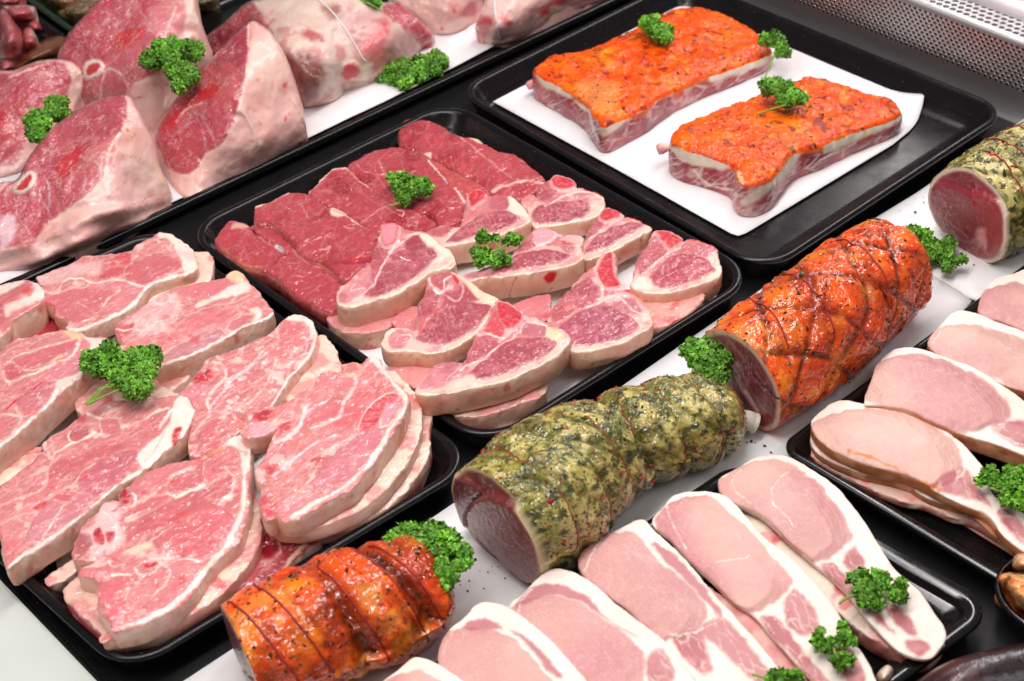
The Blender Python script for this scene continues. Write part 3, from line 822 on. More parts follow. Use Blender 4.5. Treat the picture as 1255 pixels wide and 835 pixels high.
# trays: (inset, z) profile from foot over the rolled lip to the floor
def deep(h, lip=.011, wall=.022):
    return [(.012, .001), (.006, h * .55), (.0015, h - .006), (0, h - .004), (.0002, h - .002), (.0018, h - .0004), (.0045, h), (lip - .003, h - .0006), (lip - .0005, h - .0035), (lip + .002, h - .009),
            (lip + .010, .014), (lip + .014, .0075), (lip + .020, .0048), (lip + .03, .004)]
GT = 'black display trays'
tray('deep black tray of lamb shoulder chops, at the lower left', [(-242, 467), (194, 275), (591, 564), (152.5, 827)], .03, .045, deep(.03), M_TRAY, .004, GT)
tray('deep black tray of red steaks and loin chops in the middle', [(218.6, 282.5), (552.3, 120.4), (934, 336), (595, 550)], .032, .05, deep(.032), M_TRAY, .004, GT)
tray('black tray with two orange glazed racks on white paper', [(555.6, 110.2), (836.8, -30.4), (1241, 134), (938, 334)], .032, .045, deep(.032), M_TRAY, .004, GT)
tray('shallow black tray under the lamb legs and shanks, top left', [(-150, 428), (800, -22), (560, -140), (-330, 250)], .018, .03,
     [(.010, .001), (.003, .008), (0, .014), (.001, .017), (.004, .018), (.010, .0172), (.013, .0140), (.016, .006), (.022, .004)], M_TRAYG, .004, GT)
tray('glossy black tray of raw pink bacon at the lower right', [(420, 884), (905, 562), (1228, 744), (800, 1065)], .026, .03, deep(.026, .016), M_TRAYG, .004, GT)
tray('black tray of smoked bacon at the right edge', [(951, 547), (1330, 268), (1720, 480), (1330, 772)], .026, .022, deep(.026, .010), M_TRAYG, .004, GT)
tray('small black dish of spiced chicken pieces at the right edge', [(1194, 718), (1296, 640), (1420, 720), (1310, 806)], .030, .045, deep(.030, .005), M_TRAYG, .004, GT, 'serving_dish', 'dish')
tray('tray of green herb coated meat in the top left corner', [(105, 52), (320, -47), (205, -131), (-10, -32)], .03, .02, deep(.03), plain('dark_green_plastic', (.012, .03, .018), .2), .004, GT)
tray('black tray of diced lamb and kidneys at the left edge, top corner', [(140, 84), (-20, -33), (-210, 100), (-90, 200)], .022, .02, deep(.022), M_TRAY, .004, GT)

# papers
GP = 'white papers lining the trays'
def curl(px, z, rad, hgt):
    c = unproj([px], z)[0][:2]
    return lambda W: hgt * np.clip(1 - np.linalg.norm(W - c, axis=1) / rad, 0, 1) ** 1.6
sheet('paper_sheet', 'white paper under the two orange racks', 'paper', GP, sub([(584, 114), (652, 84), (745, 42), (842, -5), (985, 62), (1134, 126), (1122, 155), (1094, 178), (1000, 235), (905, 292), (750, 205)]), .0065, M_PAPER, .0005, .010, curl((1134, 128), .0065, .055, .012), 2)
sheet('paper_sheet', 'white paper under the lamb legs and shanks', 'paper', GP, sub([(-100, 392), (28, 338), (208, 251), (375, 172), (560, 82), (700, 8), (640, -40), (100, 150), (-60, 220)]), .0065, M_PAPER, .0005, .012, None, 3, wave=.004)
sheet('paper_sheet', 'white paper under the steaks and loin chops, one corner showing', 'paper', GP, sub([(252, 299), (400, 232), (545, 160), (895, 372), (640, 535), (560, 522), (490, 478), (390, 412)]), .0065, M_PAPER, .0005, .010, curl((252, 299), .0065, .04, .022), 4)
sheet('paper_sheet', 'white paper under the lamb shoulder chops', 'paper', GP, sub([(30, 520), (200, 330), (500, 560), (330, 690), (170, 770), (75, 715)]), .0065, M_PAPER, .0005, .012, curl((75, 715), .0065, .06, .012), 5)
# ------------------------------------------------------------------ lamb shoulder chops
K = 4.482
def fr(ox, oy, s=K): return lambda txt: F(ox, oy, s, txt)
f1, f2, f3, f4, f5, f6, f7, f8, f9 = [fr(*a) for a in ((0, 270), (120, 320), (180, 370), (270, 430), (270, 520), (50, 520), (60, 620), (0, 390), (0, 540))]
g2, g3, g4, g5, g6, g7 = [fr(*a) for a in ((250, 190), (420, 130), (390, 250), (440, 350), (620, 270), (560, 200))]
GS = 'lamb shoulder chops in the lower left tray'
MED = S(214, 123, 130)
def shoulder(label, out, z, th, paint, seed, tilt=(0, 0), veins=(16, 2.2, -35, 3.2, .55), sidef=None, **kw):
    def pf(p):
        p.c[:] = S(216, 135, 134)
        p.blot(S(205, 115, 118), 34, .50, .18, .6, 1); p.blot(S(228, 150, 152), 48, .54, .14, .6, 2)
        if veins:
            cell, w, a, asp, amt = veins
            p.veins(S(244, 206, 200), cell, w, a, asp, amt, 1, dh=-.0006); p.veins(S(240, 190, 188), cell * .5, w * .6, a + 12, asp, amt * .7, 2); p.veins(S(240, 188, 186), cell * .28, w * .45, a + 5, asp * 1.6, amt * .7, 4)
        p.blot(S(246, 216, 208), 75, .64, .05, .65, 5, fat=1.)
        paint(p)
        fm = np.clip((p.f - .5) * 2, 0, 1); p.mix(fm * sstep(.5, .65, p.n(38, 61)) * .35, S(240, 176, 170))
        bn = (p.cls == 1) * 1.
        p.mix(bn * sstep(.42, .62, p.n(300, 41, 3)) * .65, S(228, 150, 148)); p.mix(bn * sstep(.60, .70, p.n(260, 43, 3)) * .6, S(160, 30, 46))
        p.blot(S(220, 60, 72), 60, .70, .06, .5, 6)
        p.blot(S(250, 226, 220), 230, .73, .04, .7, 7, fat=1.)
        ln = 1 - np.clip(p.f, 0, 1); p.mix(ln * .12 * (p.cls != 1), S(240, 168, 168)); p.tone(140, .08, 8)
    return slab(label=label, name='shoulder_chop', cat='lamb chop', group=GS, out=out, z=z, th=th, tilt=tilt, paint=pf, seed=seed, side=sidef or side_fat, h=.0013, lump=.0030, bulge=.001, **kw)
def under(label, out, z, th, seed, name='shoulder_chop', cat='lamb chop', group=GS, base=S(244, 212, 196), sidef=None, mats=None, **kw):
    def pf(p):
        p.c[:] = base; p.f[:] = .8
        p.blot(S(222, 141, 142), 50, .52, .1, .7, 1, fat=.2); p.blot(S(216, 70, 80), 60, .66, .08, .6, 2); p.tone(160, .08, 3)
    return slab(label=label, name=name, cat=cat, group=group, out=out, z=z, th=th, paint=pf, seed=seed, side=sidef or side_fat, h=.002, mats=mats, **kw)

def p_sc1(p):
    p.fill(f1('690,330 720,235 820,190 920,200 1000,260 930,300 800,358'), S(210, 115, 122), dh=.0012)
    p.fill(f1('300,420 470,378 560,390 640,420 560,500 430,570 320,500 250,460'), S(213, 123, 130), dh=.001)
    p.fill(f1('580,360 700,360 770,385 740,450 660,510 560,530 640,420'), S(222, 143, 148), dh=.001)
    p.fill(f1('205,320 260,290 400,240 470,250 560,230 540,300 440,310 340,340 240,360'), S(240, 200, 196), 3, .75, .8)
    p.fill(f1('600,250 650,190 720,180 710,240 640,260'), S(216, 80, 90), 2, .9)
    p.fill(f1('540,310 620,275 710,270 690,300 600,330'), S(208, 78, 88), 2, .8)
    p.line(f1('240,385 310,410 345,350 430,325 520,345 620,335 700,345 800,370'), 2.6, FAT, dh=-.0006)
    p.line(f1('300,420 380,385 470,375 500,350'), 2.2, FATP); p.line(f1('555,495 600,440 655,395'), 3.4, S(244, 214, 206), amt=.9)
    p.line(f1('430,460 470,480 520,520'), 1.4, FATP); p.line(f1('690,330 690,280 740,230 830,190'), 2, FATP)
    p.fill(f1('870,70 940,75 1015,120 1075,170 1085,290 1010,290 1000,230 960,170 930,110 870,95'), FAT, 2, 1, 1., dh=.001)
    p.line(f1('1070,280 1010,302 920,325 810,372 750,450 680,505 560,558 440,608 360,600'), 5.2, FAT, dh=.0008)
    p.fill(f1('205,470 250,450 300,475 300,530 240,500'), S(205, 80, 88), 2)
shoulder('lamb shoulder chop at the back of its tray, against the leg tray rim', f1('195,318 250,285 380,240 470,195 560,190 680,175 760,125 830,90 880,62 940,78 1010,120 1062,170 1080,240 1070,285 1010,305 920,328 810,375 750,455 680,508 560,560 440,612 360,600 380,550 300,525 290,470 232,440 240,370'),
         .050, .022, p_sc1, 11, (.0, .03))
under('white fat fold of a lower chop at the tray corner beside the small paper tip', f1('700,200 1000,175 1110,165 1165,195 1160,330 1080,350 900,420 700,450'), .036, .03, 12)
under('dark meat knob of a lower chop between two left chops', f1('130,560 210,530 290,530 340,590 420,640 300,700 150,660'), .026, .02, 13, base=S(190, 70, 82), sidef=side_meat)

def p_sc2(p):
    p.fill(f2('200,300 250,250 340,190 430,180 460,260 420,330 330,400 240,390 200,350'), S(242, 202, 200), 4, .55, .7)
    p.veins(S(248, 220, 216), 9, 3.6, -30, 1.6, .9, 5, where=sstep(-6, 6, sdist(p.px, catmull(f2('150,320 240,240 340,180 440,200 450,300 340,400 230,420')))))
    p.fill(f2('440,190 480,150 600,120 700,100 740,140 640,200 540,220'), S(222, 133, 138), dh=.001)
    p.fill(f2('540,240 640,200 730,150 820,120 840,165 740,195 640,225 560,255'), FAT, 2, .95, 1.)
    p.fill(f2('700,90 760,66 805,92 800,122 740,124'), S(246, 206, 172), 1.5, 1, 1., dh=.003)
    p.line(f2('370,350 480,310 560,270 640,250 760,230 840,190'), 2, FATP)
    p.fill(f2('300,480 460,360 600,290 760,250 860,240 760,300 600,370 420,450'), S(226, 123, 130), 5, .6)
    d = p.fill(f2('340,560 420,480 560,410 660,382 692,402 680,430 540,512 400,574'), S(206, 139, 146), dh=.001)
    p.line(f2('335,560 415,478 560,405 660,378 700,398 730,402'), 1.8, S(236, 190, 190)); p.line(f2('400,545 540,455 680,405'), 1.3, S(226, 170, 178))
    p.fill(f2('710,372 745,335 800,305 850,300 850,330 800,365 740,386'), S(212, 129, 134)); p.line(f2('700,385 735,330 800,298 858,296 860,322 810,362'), 2, FATP)
    p.fill(f2('800,262 870,262 900,290 870,340 830,362 860,300 830,280'), FAT, 2, .9, 1.)
    p.line(f2('965,300 890,335 800,370 640,462 480,535 340,582 230,602'), 5.5, FAT, dh=.0008)
    p.fill(f2('95,350 150,345 200,340 190,390 130,415 100,400'), S(216, 107, 110), 2); p.line(f2('100,372 150,380 195,372'), 2.5, FAT)
shoulder('lamb shoulder chop with a beige fat knob, just above the big parsley sprig', f2('92,352 130,320 240,250 330,185 420,140 500,130 690,95 705,75 760,62 805,90 830,112 890,180 940,240 968,292 890,335 800,370 640,465 480,538 340,590 230,612 100,570 90,480 140,440 100,405'),
         .050, .026, p_sc2, 21, (0, .02))
under('lower shoulder chop showing below the one with the beige knob', f2('400,560 520,580 500,640 430,690 330,760 250,720'), .030, .026, 22)

def p_sc3(p):
    p.fill(f3('760,90 810,60 870,75 915,115 930,190 890,200 900,150 860,115 790,108'), FAT, 2, 1, 1.)
    p.fill(f3('740,150 800,110 880,140 880,210 830,260 750,250 720,200'), S(222, 129, 134), 3, dh=.001)
    p.line(f3('715,160 715,220 640,280 560,370 480,420 430,470'), 4, S(246, 212, 208)); p.line(f3('760,390 690,400 620,500 520,580 440,640'), 2.6, S(240, 204, 200))
    p.line(f3('370,335 420,360 440,420 380,480 330,540 340,590'), 4.5, FAT); p.line(f3('255,725 330,640 370,560 480,440 620,330'), 3.2, S(238, 206, 212))
    p.line(f3('880,200 870,280 740,370 730,340'), 2.4, S(240, 205, 205)); p.line(f3('520,250 470,330 430,375'), 1.8, FATP); p.line(f3('640,420 520,500 430,600 400,660'), 1.6, FATP)
    p.fill(f3('250,430 290,390 355,380 372,430 320,455 265,452'), S(206, 62, 78), 2, 1, 0, cls=1, dh=.0012)
    p.fill(f3('210,470 300,460 330,500 300,560 250,570 190,520'), S(228, 142, 152), 4, .8)
    p.fill(f3('440,640 500,610 560,660 500,705 460,690'), S(214, 134, 128), 3, 1, 0, dh=-.006)
    p.fill(f3('290,740 400,650 440,690 470,750 380,830 300,834'), S(214, 119, 124), 4, dh=.002)
    p.line(f3('925,190 900,290 828,372 778,424 718,524 618,634 500,718'), 5, FAT, dh=.0008)
    p.blot(S(248, 224, 216), 190, .66, .05, .8, 12, fat=1.)
shoulder('lamb shoulder chop with a red bone and a white fat tip, right of the parsley', f3('755,92 810,60 870,75 915,115 932,185 905,292 830,375 780,428 720,530 620,640 500,722 470,750 420,800 340,840 234,840 236,720 262,600 230,530 172,500 220,455 290,360 340,310 440,275 560,225 680,160'),
         .056, .026, p_sc3, 31, (0, .0))
under('folded fat end of a lower chop, beside the gap of the two front trays', f3('860,300 945,185 1000,200 1050,290 1068,380 980,420 880,520 760,560'), .044, .032, 32)

def p_sc4(p):
    p.fill(f4('470,380 560,310 660,250 690,280 650,370 540,405 490,410'), S(218, 127, 134), 2, dh=.001); p.fill(f4('540,190 620,120 720,150 700,200 600,215'), S(222, 139, 144), 3)
    p.fill(f4('700,290 760,200 880,180 920,240 860,310 760,400 640,420'), S(224, 103, 110), 6, .7)
    p.line(f4('740,130 745,195 690,275 655,365 600,400 500,435'), 4.2, S(246, 206, 200)); p.line(f4('470,320 450,380 425,440 340,500 300,510'), 5.5, S(246, 218, 216)); p.line(f4('600,270 520,310 440,360 400,330 420,270'), 2.6, S(240, 204, 206))
    p.line(f4('640,475 520,520 400,600 285,692'), 4, S(244, 214, 220), amt=.95); p.line(f4('900,452 800,442 700,500 560,570 470,620 400,700'), 1.8, S(240, 196, 196)); p.line(f4('470,620 530,655 480,740 400,815'), 3.2, S(244, 206, 196))
    p.fill(f4('528,705 620,590 740,500 840,445 890,462 890,520 800,622 680,722 560,772 512,750'), S(214, 133, 142), 2, dh=.0012); p.line(f4('885,445 840,436 740,492 620,582 524,690'), 1.6, S(180, 120, 140))
    p.fill(f4('765,430 810,340 850,300 900,262 960,240 972,262 900,345 860,410 800,448'), S(218, 84, 98), 1.5, 1, 0, cls=1, dh=.0008); p.line(f4('760,425 805,335 895,255 965,232 1005,262 990,330 930,410 880,420 920,300'), 2.2, BONE); p.fill(f4('890,340 950,290 975,310 930,380 895,405'), S(228, 160, 170))
    p.fill(f4('160,385 220,340 300,340 290,372 205,402'), S(210, 62, 76), 1.5, 1, 0, cls=1, dh=.001); p.fill(f4('310,440 350,400 392,392 390,430 325,455'), S(214, 78, 92), 2)
    p.fill(f4('180,400 260,400 320,430 290,470 200,470 150,450'), S(238, 180, 186), 4, .9); p.fill(f4('500,610 560,590 600,590 540,640'), S(206, 66, 82), 2, .9)
    p.fill(f4('215,800 300,840 312,890 240,912 220,850'), S(212, 70, 86), 4, .9); p.fill(f4('250,640 300,620 300,660 270,680'), S(204, 48, 70), 3, .8)
    p.fill(f4('320,870 440,800 560,800 560,830 420,900 350,930'), S(226, 145, 150), 3)
    p.line(f4('840,45 900,105 955,180 1015,245 1010,330 940,430 885,530 770,672 640,772 510,845 395,918'), 7, FAT, dh=.001); p.fill(f4('815,40 870,48 900,95 1010,225 990,240 920,150 850,80'), FAT, 1.5, 1, 1.)
    p.line(f4('670,80 730,60 760,80 760,125 690,130'), 4, S(240, 184, 160))
shoulder('large lamb shoulder chop on top of the tall stack at its tray corner', f4('672,75 730,58 770,75 815,38 865,45 905,92 965,180 1025,232 1032,285 1000,375 960,445 890,556 800,665 730,748 640,802 540,860 400,926 340,925 305,880 300,915 245,918 212,805 235,755 198,702 188,640 235,590 290,470 310,430 230,470 150,470 110,440 160,388 195,345 300,305 380,268 440,222 500,210 530,160 580,115 660,110'),
         .072, .024, p_sc4, 41, (0, 0), (15, 1.9, -38, 3.2, .45), bow=.001)
def strat(ps):
    side_fat(ps); ps.blot(S(240, 222, 200), 30, .45, .15, .6, 8); ps.line(ps.raw[:2], 1, FAT)
def stackside(ps):
    side_fat(ps); w = sstep(.12, .0, np.abs(ps.v - .93)); ps.mix(w * .8, S(196, 96, 100), .2); ps.blot(S(206, 140, 120), 45, .5, .2, .6, 9)
under('second chop of the tall shoulder chop stack', f4('800,110 905,90 1000,150 1085,262 1105,400 1060,560 960,700 800,850 640,935 480,985 380,985 300,900'), .050, .018, 42, sidef=stackside)
under('third chop of the tall shoulder chop stack, its fat end against the tray corner', f4('900,180 1095,280 1152,290 1152,430 1130,600 1020,760 850,900 640,985 420,1000 300,900'), .034, .018, 43, sidef=stackside)
under('lowest chop of the tall shoulder chop stack', f4('900,300 1140,470 1135,640 1060,770 900,900 700,1000 500,1020 350,900'), .020, .016, 44, sidef=side_meat, base=S(200, 110, 112))
def p_scu(p):
    p.c[:] = S(168, 62, 76); p.blot(S(206, 120, 124), 40, .55, .1, .6, 1); p.fill(f5('230,650 270,620 310,660 300,720 240,740'), S(160, 20, 44), 2); p.line(f5('220,760 290,750 330,700 320,650'), 3, S(214, 170, 160)); p.line(f5('330,834 400,720 480,650 570,590'), 5, S(226, 196, 170))
slab('shoulder_chop', 'dark red shoulder chop lying low at the front edge, below the tall stack', 'lamb chop', GS, f5('240,620 310,560 430,580 560,570 545,625 460,690 380,770 310,850 150,940 60,900 150,800'), .030, .022, paint=p_scu, seed=45, h=.0018)

def p_sc5(p):
    p.fill(f6('490,340 560,280 720,225 850,195 880,210 830,250 720,300 680,370 560,400 500,380'), S(221, 133, 138), 3, dh=.001); p.fill(f6('720,320 840,260 900,230 900,330 820,372 720,388'), S(212, 123, 128), 2, dh=.001); p.fill(f6('900,230 1000,180 1010,240 980,300 920,320'), S(218, 131, 136), 2)
    p.fill(f6('470,580 560,520 740,430 900,360 1050,300 1050,380 960,450 820,520 640,600 480,650'), S(206, 109, 114), 3, .9, dh=.0012); p.fill(f6('500,490 620,410 720,405 640,460 540,515'), S(214, 123, 128), 2)
    p.line(f6('840,245 720,300 692,380 560,420 480,475'), 3.6, FATP); p.line(f6('690,385 740,408 820,380 900,345'), 4, FAT); p.line(f6('900,215 895,280 912,332'), 1.8, FATP); p.line(f6('1080,240 1010,240 1050,280 1065,330 1030,400 980,450'), 3, FAT); p.line(f6('600,475 470,535 460,600'), 3, FAT); p.line(f6('830,535 680,602 620,640 450,716'), 2.6, S(244, 210, 200)); p.fill(f6('450,720 520,680 610,655 600,690 500,712'), S(246, 214, 186), 2, 1, 1.)
    p.fill(f6('640,645 760,560 880,500 960,460 1045,500 1055,560 985,662 900,742 800,732 660,690'), S(217, 121, 128), 3, dh=.0018); p.fill(f6('720,640 860,560 960,540 980,600 900,690 780,700'), S(224, 109, 116), 8, .5); p.line(f6('900,490 960,452 1040,500 1058,555'), 1.6, S(180, 96, 110))
    p.fill(f6('220,590 280,560 335,440 400,430 440,480 445,560 465,640 390,700 330,740 250,700'), S(240, 208, 206), 5, .9, .8)
    p.fill(f6('290,600 320,570 352,620 350,662 302,650'), S(206, 70, 84), 1.5, 1, 0, cls=1); p.fill(f6('360,605 408,600 400,640 372,655'), S(196, 80, 92), 1.5, 1, 0, cls=1); p.fill(f6('428,402 460,352 492,400 475,440 440,445'), S(176, 54, 70), 1.5, 1, 0, cls=1)
    p.line(f6('350,490 400,540 420,600 400,680'), 3, S(236, 226, 230)); p.line(f6('500,380 520,400 510,450 430,470'), 3, S(240, 226, 228)); p.fill(f6('200,600 270,610 280,680 210,740 185,700'), S(176, 90, 96), 3, .9)
    p.fill(f7('270,430 430,420 420,500 430,560 350,660 280,540'), S(224, 119, 128), 4, .9, dh=.002); p.fill(f7('170,370 300,350 350,380 270,410 270,520 180,500'), S(222, 127, 130), 3, .9, dh=.003)
    p.fill(f7('430,510 470,470 560,430 640,360 720,310 820,330 810,385 750,480 640,578 540,598 445,565'), S(222, 143, 146), 2, dh=.001); p.line(f7('425,500 440,560 540,602 640,582 755,482 815,385 830,335'), 2.2, S(236, 180, 180)); p.line(f7('480,375 500,330 560,300 640,290 740,298 842,312'), 2.6, BONE); p.line(f7('470,350 500,390 560,380 620,330'), 2.4, BONE); p.fill(f7('515,345 560,318 600,318 560,350 520,358'), S(208, 44, 66), 1.5, 1, 0, cls=1); p.line(f7('610,322 668,372 620,450 560,520'), 3, S(244, 212, 204)); p.line(f7('660,250 655,290 640,300'), 2.5, BONE)
    p.line(f7('290,300 330,290 350,340 420,330'), 2.2, FAT); p.line(f7('345,390 400,385 450,385'), 3, FAT)
    p.fill(f6('1010,112 1060,60 1142,70 1150,220 1122,250 1090,140'), FAT, 2, 1, 1.); p.fill(f6('880,195 960,140 1012,112 1015,135 930,180'), FATY, 2, .9, 1.)
    p.line(f6('1100,90 1118,250 1112,420 1085,540 1000,690 890,820 800,930 690,1030 560,1080 400,1130'), 8, FAT, dh=.001)
    p.blot(S(206, 54, 60), 95, .68, .05, .5, 15)
shoulder('lamb shoulder chop at the front corner of its tray, with exposed bones', f6('485,340 560,272 720,215 850,190 900,150 1010,108 1060,58 1142,70 1150,200 1145,420 1125,508 1095,620 1005,720 915,810 865,888 785,980 685,1050 585,1090 485,1120 395,1142 382,1100 335,1050 312,1008 318,870 215,850 222,800 300,750 175,745 192,640 218,575 320,470 350,430 440,420 428,385 478,335'),
         .058, .024, p_sc5, 51, (0, 0), (17, 2., -33, 3., .4))
under('second shoulder chop under the one with the neck bones', f6('1000,200 1150,330 1210,500 1200,640 1130,780 1030,900 960,950 900,1000 740,1090 560,1150 430,1165 350,1120'), .042, .022, 52)
under('ragged rib bone ends of the lowest chop at the near corner', f7('75,470 150,395 260,300 420,400 430,690 365,735 290,700 230,650 150,575'), .042, .03, 53, base=S(236, 196, 180), sidef=side_meat)

def p_sc6(p):
    p.fill(f9('420,225 520,142 640,90 760,72 750,140 600,262 520,308 430,252'), S(203, 115, 126), 3, dh=.0012); p.fill(f9('130,560 200,440 260,352 350,300 430,295 505,320 470,390 350,485 220,565'), S(212, 139, 146), 2, dh=.001); p.line(f9('130,545 190,420 255,340 350,288 430,285'), 1.8, S(238, 190, 188)); p.line(f9('420,325 350,372 285,470 240,535'), 3, S(240, 206, 202))
    p.fill(f9('260,250 300,150 420,90 560,40 700,30 640,80 480,130 380,190'), S(204, 103, 108), 4, .8); p.line(f9('335,95 272,160 250,250 200,292 20,355'), 3.6, S(242, 182, 176)); p.line(f9('525,140 460,182 410,250 300,300 190,385'), 2.6, FATP); p.line(f9('0,460 90,430 180,400 260,345'), 2.4, FATP); p.fill(f9('185,370 250,340 260,355 205,390'), RED, 1.5, .9)
    p.fill(f9('30,580 100,560 90,660 40,690'), S(226, 131, 132), 3)
    p.line(f8('440,510 520,550 590,560 640,600 710,590 760,575'), 4.5, FAT); p.line(f8('600,480 555,560 560,640'), 1.4, S(240, 224, 220)); p.fill(f8('380,640 480,600 480,680 400,690'), S(198, 107, 114), 3); p.line(f8('390,620 380,660 400,690 500,660'), 2.6, BONE); p.fill(f8('420,540 470,530 460,580 410,580'), S(214, 74, 88), 2)
    p.line(f8('300,750 420,690 520,640'), 4, S(246, 226, 208)); p.fill(f8('560,560 640,560 660,620 580,640'), S(216, 129, 134), 2)
    p.fill(f8('760,580 850,520 930,520 930,570 850,660 760,720 680,700'), S(214, 129, 134), 3); p.line(f8('750,590 850,520 930,500'), 3.2, FAT); p.line(f8('880,600 940,520 1000,460'), 4, FAT)
    p.fill(f8('990,425 1062,438 1080,485 1050,570 1010,660 940,760 900,840 785,838 770,745 872,652 935,565 955,480'), FAT, 2, 1, 1., dh=.001); p.fill(f8('955,622 1002,600 992,640 962,722 948,690'), S(196, 26, 36), 1.5, 1., 0.)
    p.line(f8('800,800 860,720 900,640'), 1.2, S(238, 170, 160)); p.line(f8('880,800 930,700 950,630'), 1.2, S(238, 170, 160))
    p.line(f9('800,165 640,255 520,352 460,412 340,500 220,582 110,655 50,702'), 5.5, FAT, dh=.0008)
shoulder('lamb shoulder chop at the near left of its tray, directly below the parsley', f9('470,-150 560,-214 700,-222 850,-236 980,-252 1062,-234 1082,-180 1050,-90 1000,-20 905,60 800,165 640,255 520,356 460,415 340,506 220,588 110,660 48,704 20,640 5,560 -20,450 -120,430 -140,330 0,250 120,150 200,100 215,60 265,72 230,20 330,-60 440,-130'),
         .054, .026, p_sc6, 61, (0, 0), (15, 2., -35, 3., .45))
under('lower shoulder chop peeping out left of the neck bones', f9('260,740 400,650 430,690 380,750 320,780 250,800'), .024, .016, 62)
under('fat end of a lower chop between the two left shoulder chops', f9('0,180 200,30 230,60 190,110 60,210 -60,280'), .034, .02, 63)

under('lower shoulder chop in the gap under the big parsley sprig', f8('400,420 520,300 640,230 760,260 900,380 1000,420 900,500 700,520 480,560'), .040, .03, 64)
def p_sc7(p):
    p.line(f8('30,265 120,202 250,162 400,122'), 3.6, FAT); p.fill(f8('70,235 160,200 260,170 410,125 410,165 330,230 240,262 120,285'), S(212, 117, 124), 2, dh=.001); p.line(f8('60,235 115,280 210,292 280,262'), 2.4, FATP); p.fill(f8('280,250 320,215 350,220 310,262'), S(240, 206, 176), 2, .9, 1.)
    p.line(f8('20,300 40,352 110,332 200,312 300,262 390,222 430,155 432,105'), 4.5, FAT); p.fill(f8('200,330 330,262 440,212 475,220 440,290 350,340 250,350'), S(220, 141, 146), 3); p.fill(f8('20,300 60,260 130,300 60,350'), S(208, 103, 112), 3)
    p.fill(f8('100,480 150,420 250,360 312,392 270,460 170,522'), S(206, 123, 130), 2, dh=.001); p.line(f8('20,525 100,455 230,368'), 2.4, S(206, 60, 72)); p.line(f8('90,500 120,540 190,520'), 3, FATP); p.line(f8('0,545 80,535 115,560 60,645 0,690'), 3.2, S(240, 204, 196)); p.fill(f8('-20,560 70,550 100,570 50,630 -20,670'), S(212, 131, 136))
    p.fill(f8('430,70 500,100 630,130 635,200 520,245 455,310 350,395 320,380 330,340 440,290 480,210 490,140'), FAT, 2, 1, 1., dh=.001); p.line(f8('320,372 290,450 190,540 90,632 0,702'), 5, FAT)
    p.fill(f8('350,75 450,75 470,100 400,118'), FATY, 2, .9, 1.)
shoulder('thick lamb shoulder chop at the left edge of the picture, left of the parsley', f8('-100,250 0,178 100,108 250,78 330,66 430,72 500,102 560,102 632,130 632,195 522,245 452,315 350,395 290,455 190,545 90,636 0,706 -120,790 -160,500'),
         .062, .032, p_sc7, 71, (0, 0), (16, 2., -30, 3., .4))
def p_sc8(p):
    p.fill(f1('0,430 60,385 170,350 170,400 70,462 0,470'), S(214, 117, 122), 2, dh=.001); p.fill(f1('-60,480 20,470 30,560 -40,600'), S(206, 115, 120), 2)
    p.fill(f1('170,335 245,380 240,430 90,500 40,530 30,480 80,460 175,410 195,360'), FAT, 3, 1, 1.); p.fill(f1('0,360 100,332 130,345 40,400 -40,430'), FAT, 3, .9, 1.)
shoulder('small fat edged shoulder chop at the left edge, just below the leg tray', f1('-120,430 0,350 100,330 190,333 240,378 235,430 190,480 90,540 30,620 -60,680 -160,600'), .058, .036, p_sc8, 81, (0, 0), None)
# ------------------------------------------------------------------ loin chops and steaks in the middle tray
GL = 'lamb loin chops in the middle tray'
TAIL = S(222, 152, 158); EYE = S(184, 96, 106); TEND = S(196, 108, 116)
def loin(label, out, z, th, eye, tend=(), tail=(), bone=(), band=None, extra=None, seed=1, tilt=(0, 0), eyecol=EYE, sidef=None, **kw):
    out = np.asarray(out, float)
    def pf(p):
        p.c[:] = S(238, 200, 188); p.f[:] = .9
        p.blot(S(228, 160, 158), 60, .5, .15, .7, 1, fat=.5); p.blot(S(246, 222, 208), 70, .56, .1, .6, 2)
        if band is not None:
            bb = catmull(np.asarray(band), False, 3); db, _ = segdist(p.px, bb[:-1], bb[1:]); far = sstep(14, 34, db + 10 * (p.n(60, 51) - .5))
            p.mix(far * .85, S(212, 126, 130), .3); p.mix(far * sstep(.52, .64, p.n(80, 52)) * .7, S(242, 212, 204), .9)
        for t in tail: p.fill(t, TAIL, 2, 1, .1); 
        for t in tend: p.fill(t, TEND, 2.2, 1, 0, dh=.001)
        for e in eye: p.fill(e, eyecol, 1.6, 1, 0, dh=.0014)
        lean = 1 - p.f
        p.mix(lean * sstep(.48, .66, p.n(60, 3)) * .5, S(168, 76, 92)); p.mix(lean * sstep(.55, .7, p.n(90, 4)) * .5, S(214, 134, 142))
        p.veins(S(226, 160, 164), 6, .9, 60, 3.5, .5, 1, where=lean)
        p.blot(S(230, 196, 190), 210, .70, .05, .5, 6)
        for k, b in enumerate(bone):
            d = p.fill(b, S(206, 62, 76), 1.4, 1, 0, cls=1, dh=.0015)
            p.mix(sstep(.5, .68, p.n(300, 21, 3)) * (d > 0) * .6, S(232, 130, 134)); p.mix(sstep(.62, .72, p.n(260, 23, 3)) * (d > 0) * .6, S(166, 26, 44))
            p.mix(sstep(2.6, 1.0, np.abs(d)) * .5, S(240, 205, 200))
        if band is not None: p.line(band, 3.6, S(246, 220, 200), 3, dh=.0006)
        if extra: extra(p)
        p.tone(180, .08, 8)
    return slab('loin_chop', label, 'lamb chop', GL, out, z, th, tilt, h=.0012, rnd=.0012, bulge=.0010, bow=.0008, lump=.0018, paint=pf, side=sidef or side_loin, seed=seed, mats={0: M_LOIN}, **kw)
